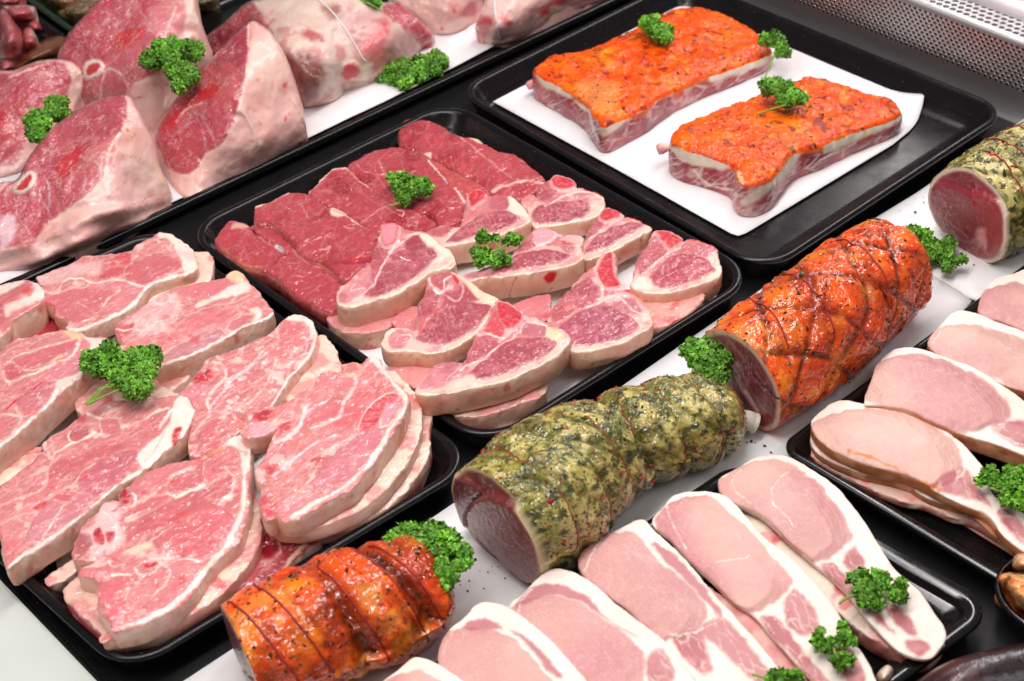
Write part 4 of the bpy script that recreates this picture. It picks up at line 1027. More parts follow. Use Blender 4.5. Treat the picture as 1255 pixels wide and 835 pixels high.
def side_loin(ps):
    ps.c[:] = S(240, 190, 168)
    ps.blot(S(242, 210, 182), 40, .45, .25, .8, 1); ps.blot(S(226, 140, 118), 34, .52, .25, .65, 2)
    ps.blot(S(206, 60, 56), 95, .72, .04, .7, 3); ps.tone(220, .08, 4)
    w = sstep(.16, .03, ps.v); ps.mix(w * .8, S(246, 220, 200))
under('loin chop lying under the left loin chop, its fat end showing', g4('200,400 400,500 435,630 335,695 220,712 125,698 55,640 65,590 115,520'), .030, .026, 101, 'loin_chop', 'lamb chop', GL, S(226, 160, 158), side_loin, {0: M_LOIN})
under('loin chop under the curled one, only its fat side showing', g5('200,330 420,380 500,410 440,520 320,560 200,490 160,440'), .030, .026, 102, 'loin_chop', 'lamb chop', GL, S(226, 160, 158), side_loin, {0: M_LOIN})
under('pale loin chop under the front chop, against the front corner of the tray', g5('500,600 800,540 1025,530 1035,560 1000,610 840,672 680,712 560,722 520,700'), .030, .026, 103, 'loin_chop', 'lamb chop', GL, S(226, 190, 176), side_loin, {0: M_LOIN})
under('loin chop under the right hand chop, at the right corner of the tray', g6('700,420 960,370 1085,400 1070,455 960,535 830,600 740,605 640,570'), .034, .012, 104, 'loin_chop', 'lamb chop', GL, S(222, 170, 160), side_loin, {0: M_LOIN})
under('curled pink flank end showing between the middle loin chops', g6('20,480 120,425 235,405 250,450 240,540 190,560 120,530'), .030, .024, 105, 'loin_chop', 'lamb chop', GL, S(212, 130, 138), side_meat, {0: M_LOIN})
under('pink flank end between the left loin chop and the curled one', g4('400,640 470,580 550,560 560,640 540,690 440,690'), .032, .024, 106, 'loin_chop', 'lamb chop', GL, S(214, 140, 142), side_meat, {0: M_LOIN})

loin('loin chop at the far corner next to the last steak, with a pink round bone', g7('510,90 545,62 645,98 655,138 690,133 790,178 812,230 775,285 690,318 560,342 430,348 402,315 378,240 342,210 398,168 440,188 448,130'), .036, .022,
     [g7('420,322 428,252 520,226 620,212 725,222 722,280 640,317 500,337')], [g7('448,132 510,102 560,158 470,212 442,192')], [], [g7('512,92 546,64 645,100 648,132 570,158 520,132')], g7('800,240 765,290 680,318 560,340 430,345 405,310'),
     lambda p: (p.line(g7('480,240 600,180 720,160 780,190'), 2, FAT), p.line(g7('690,134 790,180'), 2, RED), p.fill(g7('350,212 400,172 440,195 400,235'), S(224, 150, 150), 2)), 111)
loin('loin chop nearest the parsley sprig with long stems, fat side to the front', g3('690,480 750,462 800,488 870,488 942,504 1010,580 1034,630 940,682 820,722 700,748 560,774 520,742 455,702 540,655 640,660 670,560'), .044, .028,
     [g3('570,748 680,652 790,592 900,582 972,626 880,682 750,714 620,752')], [g3('455,695 545,662 612,672 545,722')], [], [g3('690,482 752,464 795,500 722,562 690,542')], g3('1030,630 930,685 820,720 700,748 560,772'),
     lambda p: (p.line(g3('640,670 720,580 800,500'), 3, S(226, 120, 128)), p.fill(g3('910,500 945,508 1008,582 1020,620 960,600 905,575'), S(246, 224, 208), 2, 1, 1., dh=.001), p.fill(g3('820,500 890,492 910,560 810,570'), S(200, 116, 126), 2)), 112)
loin('loin chop third from the right corner, standing against the back side of the tray', g7('800,260 832,242 912,280 912,305 946,297 1056,343 1054,372 930,444 800,510 705,535 678,480 700,420 738,350 772,300'), .042, .024,
     [g7('690,502 740,432 830,372 960,332 1022,352 920,412 780,482')], [g7('700,415 760,322 800,292 805,360 720,432')], [], [g7('782,292 832,248 910,284 862,322 800,332')], g7('1052,375 930,446 800,512 700,535'),
     lambda p: (p.line(g7('946,298 1056,344'), 2.6, RED), p.line(g7('700,440 800,380 880,320'), 2.4, S(232, 190, 184))), 113)
loin('loin chop in the centre with a broad fat side and a red blood spot', g7('420,370 490,358 552,384 612,389 692,400 692,440 676,470 702,518 620,562 480,594 330,618 180,628 42,644 28,610 130,585 200,555 300,510 340,450 388,410'), .052, .030,
     [g7('190,602 260,562 350,502 470,482 562,496 622,516 540,552 400,582 260,604')], [g7('325,485 410,408 432,460 360,494')], [g7('40,620 140,590 200,600 180,624 60,640')], [], g7('700,518 620,562 480,594 330,618 180,628 42,644'),
     lambda p: (p.fill(g7('418,385 490,362 548,388 522,432 440,452'), S(234, 170, 176), 1.5, 1, .6, dh=.002), p.line(g7('420,380 490,360 550,390 520,432 440,452 415,420'), 2, S(240, 206, 204)), p.fill(g7('560,428 622,440 650,448 590,452'), RED, 1.5, .9), p.fill(g7('600,395 690,400 690,432 610,425'), S(232, 186, 182), 2), p.fill(g7('560,460 620,455 660,470 610,500'), S(200, 130, 138), 2)), 114, sidef=lambda ps: (side_loin(ps), ps.fill(g7('475,630 510,600 545,600 540,640 500,662'), S(216, 50, 52), 1.2, 1., 0), ps.line(g7('325,620 295,700 295,770'), 1.5, S(208, 50, 50))))
loin('loin chop at the right corner of the tray, thick fat edge to the right', g6('820,58 900,63 968,95 972,125 1000,102 1070,118 1152,150 1168,220 1194,265 1155,318 1060,358 960,388 860,402 760,398 688,362 700,300 725,210 768,150 800,90'), .046, .026,
     [g6('780,332 850,262 900,212 980,192 1080,212 1142,262 1120,292 1020,342 900,372 800,362')], [g6('732,205 800,105 900,100 892,192 800,262 740,322')], [], [g6('820,60 900,65 965,97 960,132 900,172 862,132')], g6('1190,270 1150,320 1060,358 960,388 860,402 760,398'),
     lambda p: (p.line(g6('1002,105 1070,120 1152,152'), 2.8, RED), p.fill(g6('960,162 1040,142 1122,162 1112,202 1000,182'), S(204, 128, 136), 2), p.line(g6('720,330 790,270 900,180 960,150'), 2.6, S(238, 200, 190)), p.fill(g6('690,350 780,310 800,370 720,380'), S(246, 222, 206), 3, .9, 1.)), 115, eyecol=S(188, 88, 98))
loin('left loin chop with a pink bone at its top, next to the front steak', g4('350,113 440,113 480,133 580,148 600,168 692,233 748,288 745,340 622,372 562,412 470,474 360,524 250,555 170,570 112,553 106,480 158,425 228,370 293,311 298,250 328,200'), .056, .032,
     [g4('380,292 440,272 560,232 652,282 622,332 540,402 420,482 310,522 250,512 300,462 340,372')], [g4('300,250 345,235 395,280 340,372 300,450 290,330')], [g4('122,482 230,402 290,342 290,452 200,522 130,542')], [g4('350,115 440,117 438,200 400,240 350,230')], g4('745,300 690,345 600,392 520,440 420,495 300,535 180,562 112,550'),
     lambda p: (p.fill(g4('480,205 560,172 592,242 500,262'), S(176, 84, 96), 2), p.line(g4('440,205 390,282 342,372 300,468'), 3, S(240, 208, 204)), p.line(g4('380,290 430,240 500,180 560,165'), 3, S(238, 210, 206)), p.line(g4('480,136 580,152'), 2.4, RED), p.line(g4('350,116 440,118'), 1.8, RED), p.fill(g4('355,125 430,125 425,195 395,225 360,215'), S(226, 150, 158), 1.5), p.fill(g4('560,180 600,170 690,240 740,290 680,270 600,230'), S(246, 224, 206), 2, 1, 1., dh=.001), p.line(g4('450,300 500,320'), 2, FAT), p.line(g4('200,440 180,480 250,470'), 2, S(238, 210, 206))), 116)
loin('loin chop with a rolled up tail and a ring shaped bone', g4('610,353 662,343 742,378 802,408 902,480 994,530 962,592 912,662 842,733 740,793 620,818 480,808 400,818 352,782 362,720 410,680 470,673 532,690 545,640 550,560 598,450 593,390'), .050, .022,
     [g4('540,752 560,702 680,562 702,502 780,542 900,552 952,572 922,632 832,712 740,762 640,777')], [g4('558,545 610,470 662,502 652,572 582,642 552,662')], [g4('388,742 420,690 512,688 522,722 462,792 402,792')], [], g4('985,545 950,605 905,668 838,735 738,795 620,820 480,808 400,818 352,782 365,720 410,682'),
     lambda p: (p.fill(g4('620,362 680,357 735,380 718,430 680,478 632,440'), S(196, 104, 114), 1.6, 1, 0), p.line(g4('602,362 612,430 655,490 690,480 690,430 730,402'), 2.6, BONE), p.fill(g4('735,392 778,410 762,442'), RED, 1.4, .9), p.fill(g4('700,502 762,472 832,432 902,512 800,542'), S(188, 96, 108), 2), p.line(g4('690,500 760,540 800,480 780,430'), 3, S(230, 176, 176)), p.line(g4('430,762 450,720 500,715 512,740 470,765'), 2, S(244, 220, 214)), p.line(g4('380,790 385,720 430,690 520,690'), 2.4, S(246, 222, 206)), p.line(g4('560,690 590,640 640,600 670,580'), 5.5, S(222, 110, 112), dh=.0015), p.fill(g4('740,380 802,408 902,480 990,530 950,545 880,520 800,440'), S(244, 220, 196), 2, .9, 1., dh=.001)), 117)
loin('loin chop with a tall red spine bone, near the middle of the front edge', g6('540,183 592,178 607,250 607,300 642,358 702,398 762,458 798,530 803,582 742,622 652,668 520,708 380,724 300,650 238,560 232,510 278,450 348,380 428,290 488,250 513,200'), .050, .024,
     [g6('290,592 400,512 500,472 600,492 702,552 732,582 702,622 560,672 380,697 330,642')], [g6('243,522 300,432 380,362 440,312 492,352 512,402 480,462 380,512 280,562')], [], [g6('500,270 540,190 587,187 600,292 632,352 600,382 540,382 500,322'), g6('632,402 690,382 782,492 760,482 700,424')], g6('800,580 742,622 652,666 520,706 380,722'),
     lambda p: (p.fill(g6('600,452 680,424 740,482 730,522 650,502'), S(204, 132, 140), 2), p.line(g6('490,262 502,322 532,402 500,462 440,480'), 4, S(242, 208, 202)), p.line(g6('500,465 560,430 620,420 700,500 760,520'), 2.4, S(242, 212, 206)), p.fill(g6('310,485 350,465 385,480 340,500'), S(228, 120, 122), 1.4, 1, .3, dh=.002), p.line(g6('260,480 330,400 420,300'), 2.4, S(232, 150, 148))), 118, eyecol=S(184, 98, 118))
loin('foremost loin chop with a big speckled red bone at its top', g5('760,78 832,98 907,158 962,173 1072,223 1157,273 1154,315 1082,384 950,464 830,515 700,550 560,582 440,596 328,600 318,565 368,490 408,440 500,413 575,418 608,340 638,280 688,210 733,130'), .060, .028,
     [g5('610,502 640,452 760,352 850,302 960,292 1082,312 1022,382 900,442 760,502 660,522')], [g5('588,422 640,312 690,272 762,312 722,372 650,422')], [g5('330,572 390,482 480,425 562,432 520,502 440,562')], [g5('750,112 792,92 902,162 862,242 800,242 770,182')], g5('1150,320 1075,388 950,466 830,517 700,552 560,584 440,598 328,600'),
     lambda p: (p.fill(g5('888,252 940,202 1032,232 1022,282 900,272'), S(200, 126, 134), 1.6, 1, .1), p.line(g5('885,265 900,220 945,196 1035,230 1025,285'), 2.2, S(244, 222, 212)), p.fill(g5('1040,235 1122,270 1120,300 1040,290'), S(240, 216, 180), 2, .9, 1.), p.line(g5('700,400 760,340 830,292 862,262'), 5, S(226, 140, 138), dh=.0015), p.fill(g5('700,215 745,130 780,200 800,250 760,300 700,270'), S(218, 100, 108), 3), p.line(g5('560,470 600,440 700,400 760,340'), 3, S(240, 208, 200)), p.line(g5('560,440 500,500 480,520'), 2.4, S(236, 190, 190)), p.line(g5('700,262 800,300'), 2.6, FAT), p.fill(g5('500,560 600,500 640,520 560,575'), S(244, 214, 200), 3, .9, 1.)), 119)

# ---- steaks
GB = 'red leg steaks in the middle tray'
def steak(label, out, z, th, extra, seed, tilt=(0, 0), ang=60):
    def pf(p):
        p.c[:] = S(188, 80, 90)
        p.blot(S(158, 40, 54), 30, .5, .2, .7, 1); p.blot(S(194, 78, 88), 45, .55, .15, .5, 2)
        p.veins(S(204, 100, 106), 7, 1.0, ang, 3.2, .3, 1); p.veins(S(222, 140, 138), 26, 1.2, ang + 20, 2.4, .5, 2)
        extra(p)
        p.blot(S(226, 160, 156), 190, .75, .05, .4, 6)
        p.tone(120, .10, 8)
    return slab('leg_steak', label, 'steak', GB, out, z, th, tilt, h=.0013, rnd=.003, bulge=.0010, lump=.0032, paint=pf, side=side_steak, seed=seed, mats={0: M_STEAK, 9: M_STEAK}, names={9: 'side'})
def side_steak(ps):
    ps.c[:] = S(186, 88, 88); ps.f[:] = .2; w = sstep(.25, .02, ps.v); ps.mix(w * .6, S(224, 160, 150))
    ps.blot(S(218, 150, 130), 60, .56, .1, .7, 1, fat=.8); ps.blot(S(130, 36, 42), 50, .55, .15, .6, 2); ps.tone(200, .15, 3)
steak('last red steak, in the far corner of the middle tray', g3('303,130 328,78 380,68 480,83 560,118 640,168 742,178 785,210 860,248 942,263 1022,318 1114,400 1100,440 1000,500 880,510 800,475 700,405 560,325 480,283 400,243 328,218'), .028, .018,
      lambda p: (p.fill(g3('640,165 745,180 790,215 860,250 945,265 1020,320 1112,400 1090,440 960,420 880,350 770,270 690,215'), S(194, 86, 92), 3), p.line(g3('625,160 700,215 780,285 880,365 960,425'), 2.4, S(220, 150, 150)), p.fill(g3('690,175 740,180 778,208 740,200'), S(238, 210, 180), 1.4, 1, 1.), p.fill(g3('400,248 440,262 490,258 480,292 430,285'), S(240, 205, 190), 1.6, 1, 1.), p.line(g3('820,470 900,440 1000,420 1100,425'), 4, S(236, 190, 180)), p.veins(S(222, 92, 90), 9, 1.6, 78, 4, .8, 7, where=sstep(-8, 8, sdist(p.px, g3('440,180 640,180 900,360 900,430 760,420 520,280'))))), 121, ang=70)
steak('fourth red steak with a parsley sprig on it', g3('33,330 100,278 180,238 290,226 390,238 480,288 600,350 720,410 812,480 760,525 682,542 660,622 570,667 500,642 430,602 370,567 260,522 190,487 138,442 70,382'), .033, .018,
      lambda p: (p.fill(g3('490,290 600,350 720,410 810,480 770,520 690,500 600,440 520,340'), S(200, 92, 92), 3, .9, dh=.001), p.line(g3('470,300 520,360 575,425'), 2.6, S(240, 200, 190)), p.line(g3('620,460 640,490 672,522'), 3, S(236, 200, 196)), p.line(g3('200,300 220,360 260,400 330,420'), 1.8, S(226, 160, 156)), p.line(g3('75,320 130,370 230,390'), 1.6, S(220, 140, 140)), p.fill(g3('440,590 500,600 520,650 470,630'), S(120, 24, 30), 3, .9, 0, dh=-.003), p.line(g3('560,660 640,615'), 2, S(220, 120, 116))), 122)
steak('third red steak with a white fat edge along its top', g2('572,200 618,158 700,88 780,62 802,80 870,140 930,190 1002,240 1100,280 1240,345 1290,400 1200,440 1000,445 940,432 800,332 640,258 598,232'), .038, .020,
      lambda p: (p.line(g2('575,200 620,158 700,90 782,66'), 4.5, S(244, 206, 196), dh=.0008), p.line(g2('785,70 850,140 925,185'), 3.5, S(230, 170, 160)), p.line(g2('800,160 880,220 960,280 1080,340'), 1.4, S(214, 120, 122)), p.line(g2('1060,310 1095,320 1090,345'), 2.4, S(236, 180, 172)), p.line(g2('860,380 930,330 1000,290'), 1.4, S(222, 150, 170))), 123)
steak('second red steak from the left with a white fat knob at its edge', g2('282,290 340,268 460,208 560,212 642,258 722,298 802,330 942,430 965,470 922,540 928,590 882,622 780,695 718,645 648,595 560,565 498,495 428,425 368,385 288,372'), .042, .022,
      lambda p: (p.line(g2('284,292 340,268 400,238 462,208'), 4.5, S(242, 212, 200), dh=.0008), p.fill(g2('698,308 722,285 768,292 797,326 742,348 705,335'), S(244, 208, 196), 1.6, 1, 1., dh=.0015), p.line(g2('640,258 700,300 800,350 940,432'), 3, S(226, 170, 160)), p.line(g2('530,270 560,320 585,365'), 1.6, S(228, 150, 148)), p.line(g2('630,520 670,520 690,505 680,540'), 2.2, S(230, 160, 150)), p.fill(g2('740,580 820,570 920,555 915,590 800,605'), S(196, 46, 56), 3, .8), p.line(g2('720,600 820,598 910,592'), 2.4, S(140, 60, 90)), p.line(g2('760,405 800,410 820,400'), 1.8, S(226, 150, 150))), 124)
steak('front red steak along the left side of the middle tray', g2('58,470 108,398 138,358 210,368 256,384 300,373 372,378 442,428 514,480 518,522 572,558 662,618 786,700 765,795 705,866 560,806 480,745 390,666 310,626 230,610 158,565 92,515'), .036, .022,
      lambda p: (p.line(g2('250,388 300,448 390,498 442,542'), 3, S(110, 20, 28), fat=0, dh=-.0025), p.line(g2('300,450 340,480 395,505'), 2, S(232, 170, 160)), p.fill(g2('385,490 425,510 440,535 400,520'), S(200, 190, 196), 1.5, .9, 1.), p.fill(g2('180,380 250,385 230,405 150,410'), S(226, 180, 165), 2, .9, 1.), p.fill(g2('490,525 560,560 650,620 600,610 520,570'), S(226, 160, 145), 2, .8, 1.), p.line(g2('380,620 420,570 470,540'), 1.8, S(150, 40, 48)), p.line(g2('100,515 160,560 235,605 315,622'), 4, S(200, 120, 100)), p.line(g2('620,745 640,725 660,725'), 1.8, S(228, 150, 146)), p.line(g2('480,670 540,680 580,650'), 1.6, S(222, 130, 128))), 125)
# ------------------------------------------------------------------ orange glazed racks on white paper
fi = fr(560, 0, 2.9825); fj = fr(790, 60, 2.699)
PEP = [S(40, 26, 16), S(60, 34, 18), S(30, 22, 18), S(96, 40, 16)]
HRB = [S(58, 70, 24), S(44, 60, 22), S(80, 90, 40)]
def sauce(p, k=0):
    p.c[:] = S(247, 102, 2); p.f[:] = .2
    p.blot(S(250, 132, 4), 28, .50, .2, .7, k + 1); p.blot(S(255, 172, 36), 60, .63, .10, .5, k + 2); p.blot(S(236, 74, 2), 40, .55, .14, .6, k + 3); p.blot(S(120, 36, 10), 90, .63, .07, .75, k + 4); p.blot(S(206, 34, 6), 130, .60, .1, .6, k + 5)
    p.h += .0016 * (p.n(120, k + 6, 3) - .5)
def rack_side(fatlo=.26, white=(), lines=()):
    def f(ps):
        ps.f[:] = .4; ps.c[:] = S(176, 58, 70)
        ps.blot(S(212, 110, 120), 40, .5, .15, .7, 1); ps.blot(S(226, 190, 186), 55, .60, .1, .7, 2, fat=.8); ps.blot(S(140, 30, 44), 50, .60, .1, .7, 3)
        e = .34 * (ps.n(20, 4, 3) - .5) * 2
        k = sstep(.60, .68, ps.n(18, 14, 2)); ps.mix(sstep(fatlo + .22 * k + .04, fatlo + .22 * k - .04, ps.v + e) * (.15 + .85 * k), S(238, 222, 204), 1.)
        ps.veins(S(232, 206, 200), 9, 1.6, -28, 4, .8, 5)
        ps.mix(sstep(.13, .05, ps.v + e * .5), S(222, 110, 40)); ps.mix(sstep(.60, .72, ps.n(34, 7, 3)) * sstep(.75, .3, ps.v) * .8, S(222, 92, 24))
        for w_ in white: ps.fill(w_, S(240, 226, 208), 3, .95, 1.)
        for l_, wd in lines: ps.line(l_, wd, S(238, 220, 204))
        ps.tone(180, .12, 8)
    return f
def rack(label, out, z, th, tilt, seed, extra=None, bones=(), white=(), lines=()):
    def pf(p): 
        sauce(p)
        if extra: extra(p)
    rt, ob = slab('marinated_rack', label, 'rack of meat', 'orange glazed racks on paper', out, z, th, tilt, h=.0016, rnd=.0035, bulge=.002, bow=.005, lump=.0045, paint=pf, side=rack_side(.12, white, lines), seed=seed,
        names={0: 'glaze', 9: 'meat_side'}, mats={0: M_GLAZE, 9: M_MEAT}, inset=-.001, floor=.0078)
    o = ob[0]; me = o.data; V = np.empty(len(me.vertices) * 3, np.float32); me.vertices.foreach_get('co', V); V = V.reshape(-1, 3) + np.array(rt.location)
    T = np.empty(len(me.polygons) * 3, np.int32); me.polygons.foreach_get('vertices', T); T = T.reshape(-1, 3)
    flecks(rt, V, T, 1100, .00075, PEP, seed, 'pepper_flecks'); flecks(rt, V, T, 120, .0009, HRB, seed + 1, 'herb_flecks')
    for k, (pl, zz, r0) in enumerate(bones):
        P = np.array([unproj([q], zq)[0] for q, zq in zip(pl, zz)]); P = catmull(P, False, 8)
        Vc, Tc = cord(None, P, r0 * (1 + .3 * np.sin(np.linspace(0, 9, len(P)))), None, None, 10)
        q = Paint(Vc, proj(Vc), S(226, 160, 158), seed + 5, fat=.5); q.blot(S(240, 216, 206), 60, .5, .1, .8, 1); q.blot(S(196, 60, 70), 80, .6, .1, .7, 2)
        mesh('rib_bone', Vc, Tc, M_BONE, rt, q.c, q.f)
    return rt
rack('larger orange glazed rack with a parsley sprig in the middle of its top', fi('282,252 340,208 500,168 640,108 720,58 790,36 860,24 905,26 1000,60 1090,110 1150,182 1120,205 1040,235 940,268 860,298 780,332 690,392 600,432 545,458 510,432 470,372 380,312 300,268'), .040, .06, (-.055, .02), 201,
     lambda p: (p.fill(fi('430,320 520,300 600,330 560,420 500,400'), S(240, 176, 110), 6, .5), p.line(fi('700,300 860,300 1000,230'), 3, S(238, 130, 40), fat=0), p.fill(fi('560,110 640,110 660,140 590,150'), S(60, 30, 14), 5, .4)),
     [(fi('258,318 285,305 330,312 370,330'), (.022, .025, .027, .027), .0045)], [fi('930,270 1040,232 1150,184 1150,205 1040,262 930,300'), fi('530,460 600,432 640,425 560,490 530,500'), fi('300,272 400,330 420,360 340,330 300,300')], [(fi('560,462 690,395 780,338 930,272'), 3.5), (fi('480,400 500,470 520,520'), 3)])
rack('smaller orange glazed rack in front, its parsley sprig at the far edge', fj('88,292 128,248 210,213 300,178 400,140 500,103 550,92 640,113 740,148 812,165 848,212 782,243 700,268 640,292 590,312 500,342 470,364 420,424 370,448 322,442 305,418 290,382 200,347 130,327'), .045, .07, (-.07, .02), 202,
     lambda p: (p.fill(fj('150,335 290,375 320,430 250,400 180,380'), S(220, 70, 20), 4, .6), p.line(fj('140,345 230,365 300,400 320,440'), 5, S(240, 200, 160), amt=.9), p.line(fj('420,420 480,350 600,300 700,262'), 2, S(190, 50, 10), fat=0)),
     [(fj('42,336 72,326 110,332 150,350'), (.030, .033, .034, .034), .0055)], [fj('610,300 720,262 850,214 846,240 780,272 640,330 590,345'), fj('430,425 480,362 520,345 470,420 400,480 340,520 320,500'), fj('110,325 200,350 280,385 250,400 160,375')], [(fj('160,400 200,440 290,470'), 4), (fj('560,380 620,350 700,310'), 2.5)])
# ------------------------------------------------------------------ tied rolled joints
fk = fr(840, 260, 2.983); fl = fr(530, 400, 2.6095); fm = fr(240, 620, 3.3026)
GR = 'rolled joints on the white boards'
def groove(x, w):
    d = np.abs(x - np.round(x)); return np.exp(-(d / w) ** 2)
def red_body(pitch, slant, ringpos=(), deep=.006, k=0, wts=(1, 1)):
    def f(p):
        sauce(p, k)
        arc = (p.th - np.pi / 2) * p.r; wob = .30 * (p.n(13, 30, 2) - .5) * 2
        ga = groove((p.t + arc * slant) / pitch + wob + .2, .085) * wts[0]; gb = groove((p.t - arc * slant) / pitch - wob + .55, .085) * wts[1]
        g = np.maximum(ga, gb)
        for t0, sl, w, dp in ringpos:
            r = np.exp(-((p.t - t0 - sl * arc + .006 * (p.n(30, 33, 2) - .5)) / w) ** 2); g = np.maximum(g, r * dp)
        g *= .15 + 1.3 * p.n(22, 34, 2)
        p.h += -deep * g + .004 * (p.n(34, 35, 3) - .5) * 2 + .0022 * (p.n(90, 36, 3) - .5) * 2
        p.mix(np.clip(g * 1.1, 0, 1) * .85, S(142, 48, 12)); p.mix(np.clip(g - .5, 0, 1) * 1.2, S(74, 32, 14)); p.blot(S(246, 160, 36), 26, .52, .14, .5, 45); p.blot(S(176, 66, 10), 18, .54, .16, .4, 46)
        p.blot(S(232, 164, 84), 36, .62, .1, .55, 40); p.blot(S(222, 78, 4), 22, .54, .2, .4, 41); p.blot(S(150, 50, 16), 30, .60, .12, .6, 42)
    return f
def flk(info, rt, n1, n2, seed, c1=PEP, c2=HRB, s=.0009):
    flecks(rt, info['V'], info['T'], n1, s, c1, seed, 'pepper_flecks', info['cls'] == 0); flecks(rt, info['V'], info['T'], n2, s * 1.3, c2, seed + 1, 'herb_flecks', info['cls'] == 0)

# right orange roast
def cap_red(p):
    p.c[:] = S(128, 58, 68); p.f[:] = .1; p.blot(S(150, 92, 100), 45, .52, .15, .7, 1); p.veins(S(168, 118, 124), 9, 1.2, 60, 3, .5, 2)
    p.mix(sstep(.86, .95, p.rad), S(226, 196, 176), 1.); p.mix(sstep(.95, 1., p.rad), S(206, 96, 30))
    p.line(fk('130,500 175,590 230,670 270,740'), 5.5, S(212, 180, 176), dh=-.003); p.veins(S(176, 116, 120), 14, 1.6, 70, 3, .8, 6); p.line(fk('230,520 250,600 330,680 400,720'), 3, S(86, 30, 40), fat=0, dh=-.003); p.fill(fk('255,740 300,735 320,770 270,780'), S(150, 30, 30), 3)
rt, inf = roast('rolled_joint', 'large orange glazed rolled joint with a scored diamond crust, purple cut end facing left', 'joint of meat', GR,
    [[905, 466, .056, .055, .97], [958, 430, .059, .060, .98], [1006, 395, .060, .0615, .98], [1062, 349, .057, .058, .98], [1108, 318, .054, .050, 1.]], red_body(.066, .9, [(.085, .25, .006, .5), (.165, .2, .006, .5)], .0036), cap_red, seed=301)
flk(inf, rt, 560, 360, 3)
for t0, a, b in ((.03, .9, 2.3), (.075, .6, 2.4), (.155, .4, 2.2)): string_round(inf, t0, a, b, .0008, .02)
# front left orange roast
def cap_redl(p):
    p.c[:] = S(116, 66, 72); p.f[:] = .1; p.blot(S(150, 96, 98), 60, .52, .15, .7, 1); p.mix(sstep(.86, .95, p.rad), S(220, 190, 160), 1.); p.mix(sstep(.95, 1., p.rad), S(206, 96, 30)); p.line(fm('130,560 170,640 230,700'), 3, S(170, 130, 130), dh=-.002)
rt, inf = roast('rolled_joint', 'small orange glazed rolled joint tied with red string at the bottom edge', 'joint of meat', GR,
    [[300, 812, .050, .049, .97], [345, 792, .052, .054, .97], [400, 767, .053, .055, .98], [455, 745, .052, .053, .98], [545, 706, .046, .044, 1.]],
    red_body(.2, .4, [(.045, -.25, .005, .5), (.078, -.15, .009, 1.2), (.103, -.35, .006, .5), (.125, -.25, .009, 1.3), (.155, -.3, .006, .7)], .0100, 60, (.6, .3)), cap_redl, seed=302, h=.0015)
flk(inf, rt, 420, 220, 5)
for t0, a, b in ((.030, .2, 2.2), (.055, .1, 2.2), (.103, -.1, 2.0), (.14, -.3, 2.2), (.158, -.3, 2.2)): string_round(inf, t0, a, b, .0009, -.012)
# green roast in the middle
RB = [S(190, 30, 20), S(160, 24, 18), S(206, 60, 30)]; GB2 = [S(64, 78, 18), S(46, 60, 16), S(90, 100, 34), S(40, 50, 20)]
def herb_body(rings, ties=()):
    def f(p):
        p.c[:] = S(222, 207, 138); p.f[:] = .5
        p.blot(S(234, 218, 170), 30, .54, .15, .7, 1); p.blot(S(190, 160, 124), 36, .56, .12, .6, 2); p.blot(S(196, 140, 120), 26, .64, .08, .5, 12)
        arc = (p.th - np.pi / 2) * p.r; up = sstep(-.2, .9, np.sin(p.th))
        m = sstep(.36, .62, p.n(20, 3, 3) + .05 * up); p.mix(m * .5, S(184, 170, 72)); p.mix(sstep(.46, .62, p.n(110, 4, 4)) * (.2 + .6 * m), S(136, 132, 34)); p.mix(sstep(.48, .64, p.n(95, 5, 4) + .05 * up * m) * (.22 + .45 * m), S(88, 94, 28)); p.mix(sstep(.56, .64, p.n(210, 6, 3)) * .75, S(84, 86, 30)); p.mix(sstep(.58, .66, p.n(150, 7, 3)) * .85, S(46, 56, 18))
        g = np.zeros(len(p.t))
        for t0, sl, w, dp in rings:
            r = np.exp(-((p.t - t0 - sl * arc + .008 * (p.n(24, 33, 2) - .5)) / w) ** 2) * dp; g = np.maximum(g, r)
        wob = .16 * (p.n(16, 30, 2) - .5)
        g = np.maximum(g, .55 * groove((p.t + arc * .9) / .06 + wob, .06) * (.4 + p.n(20, 31, 2)))
        p.h += -.0065 * g + .006 * (p.n(26, 35, 3) - .5) * 2 + .0016 * (p.n(190, 36, 3) - .5)
        p.mix(np.clip(g, 0, 1) * .5, S(104, 100, 34))
    return f
def cap_green(p):
    p.c[:] = S(122, 40, 42); p.f[:] = .05; p.blot(S(140, 60, 60), 40, .5, .15, .6, 1); p.veins(S(168, 100, 100), 10, 1.3, 40, 3, .7, 2)
    p.fill(fl('62,490 100,485 165,525 130,565 115,620 95,680 70,640'), S(120, 38, 42), 2, dh=.003); p.fill(fl('125,590 150,545 200,530 260,560 320,605 370,690 378,770 330,815 260,770 190,700 140,650'), S(128, 50, 52), 2.5, dh=.007); p.line(fl('168,528 130,562 112,620 150,680 200,720'), 3, S(60, 16, 22), fat=0, dh=-.004); p.fill(fl('90,690 130,660 230,760 320,825 250,810'), S(100, 44, 56), 4)
    p.line(fl('150,640 230,660 330,690'), 1.4, S(150, 104, 100)); p.mix(sstep(.91, .97, p.rad), S(214, 196, 160), 1.)
rt, inf = roast('rolled_joint', 'long rolled joint coated in green herbs and red pepper, dark cut end facing the viewer', 'joint of meat', GR,
    [[613, 646, .060, .061, .98], [660, 612, .062, .066, .96], [705, 577, .059, .061, .96], [745, 552, .052, .052, .97], [790, 535, .050, .049, .97], [850, 517, .045, .045, .97], [905, 500, .041, .038, .98]],
    herb_body([(.03, -.1, .004, .7), (.066, -.1, .005, .8), (.10, -.12, .005, .8), (.150, -.1, .010, 1.8), (.195, -.1, .005, .9), (.235, -.1, .005, .9), (.275, -.1, .006, .8)]), cap_green, mat=M_HERB, seed=303, bodyname='herb_crust')
flk(inf, rt, 1900, 420, 7, GB2, RB, .0008)
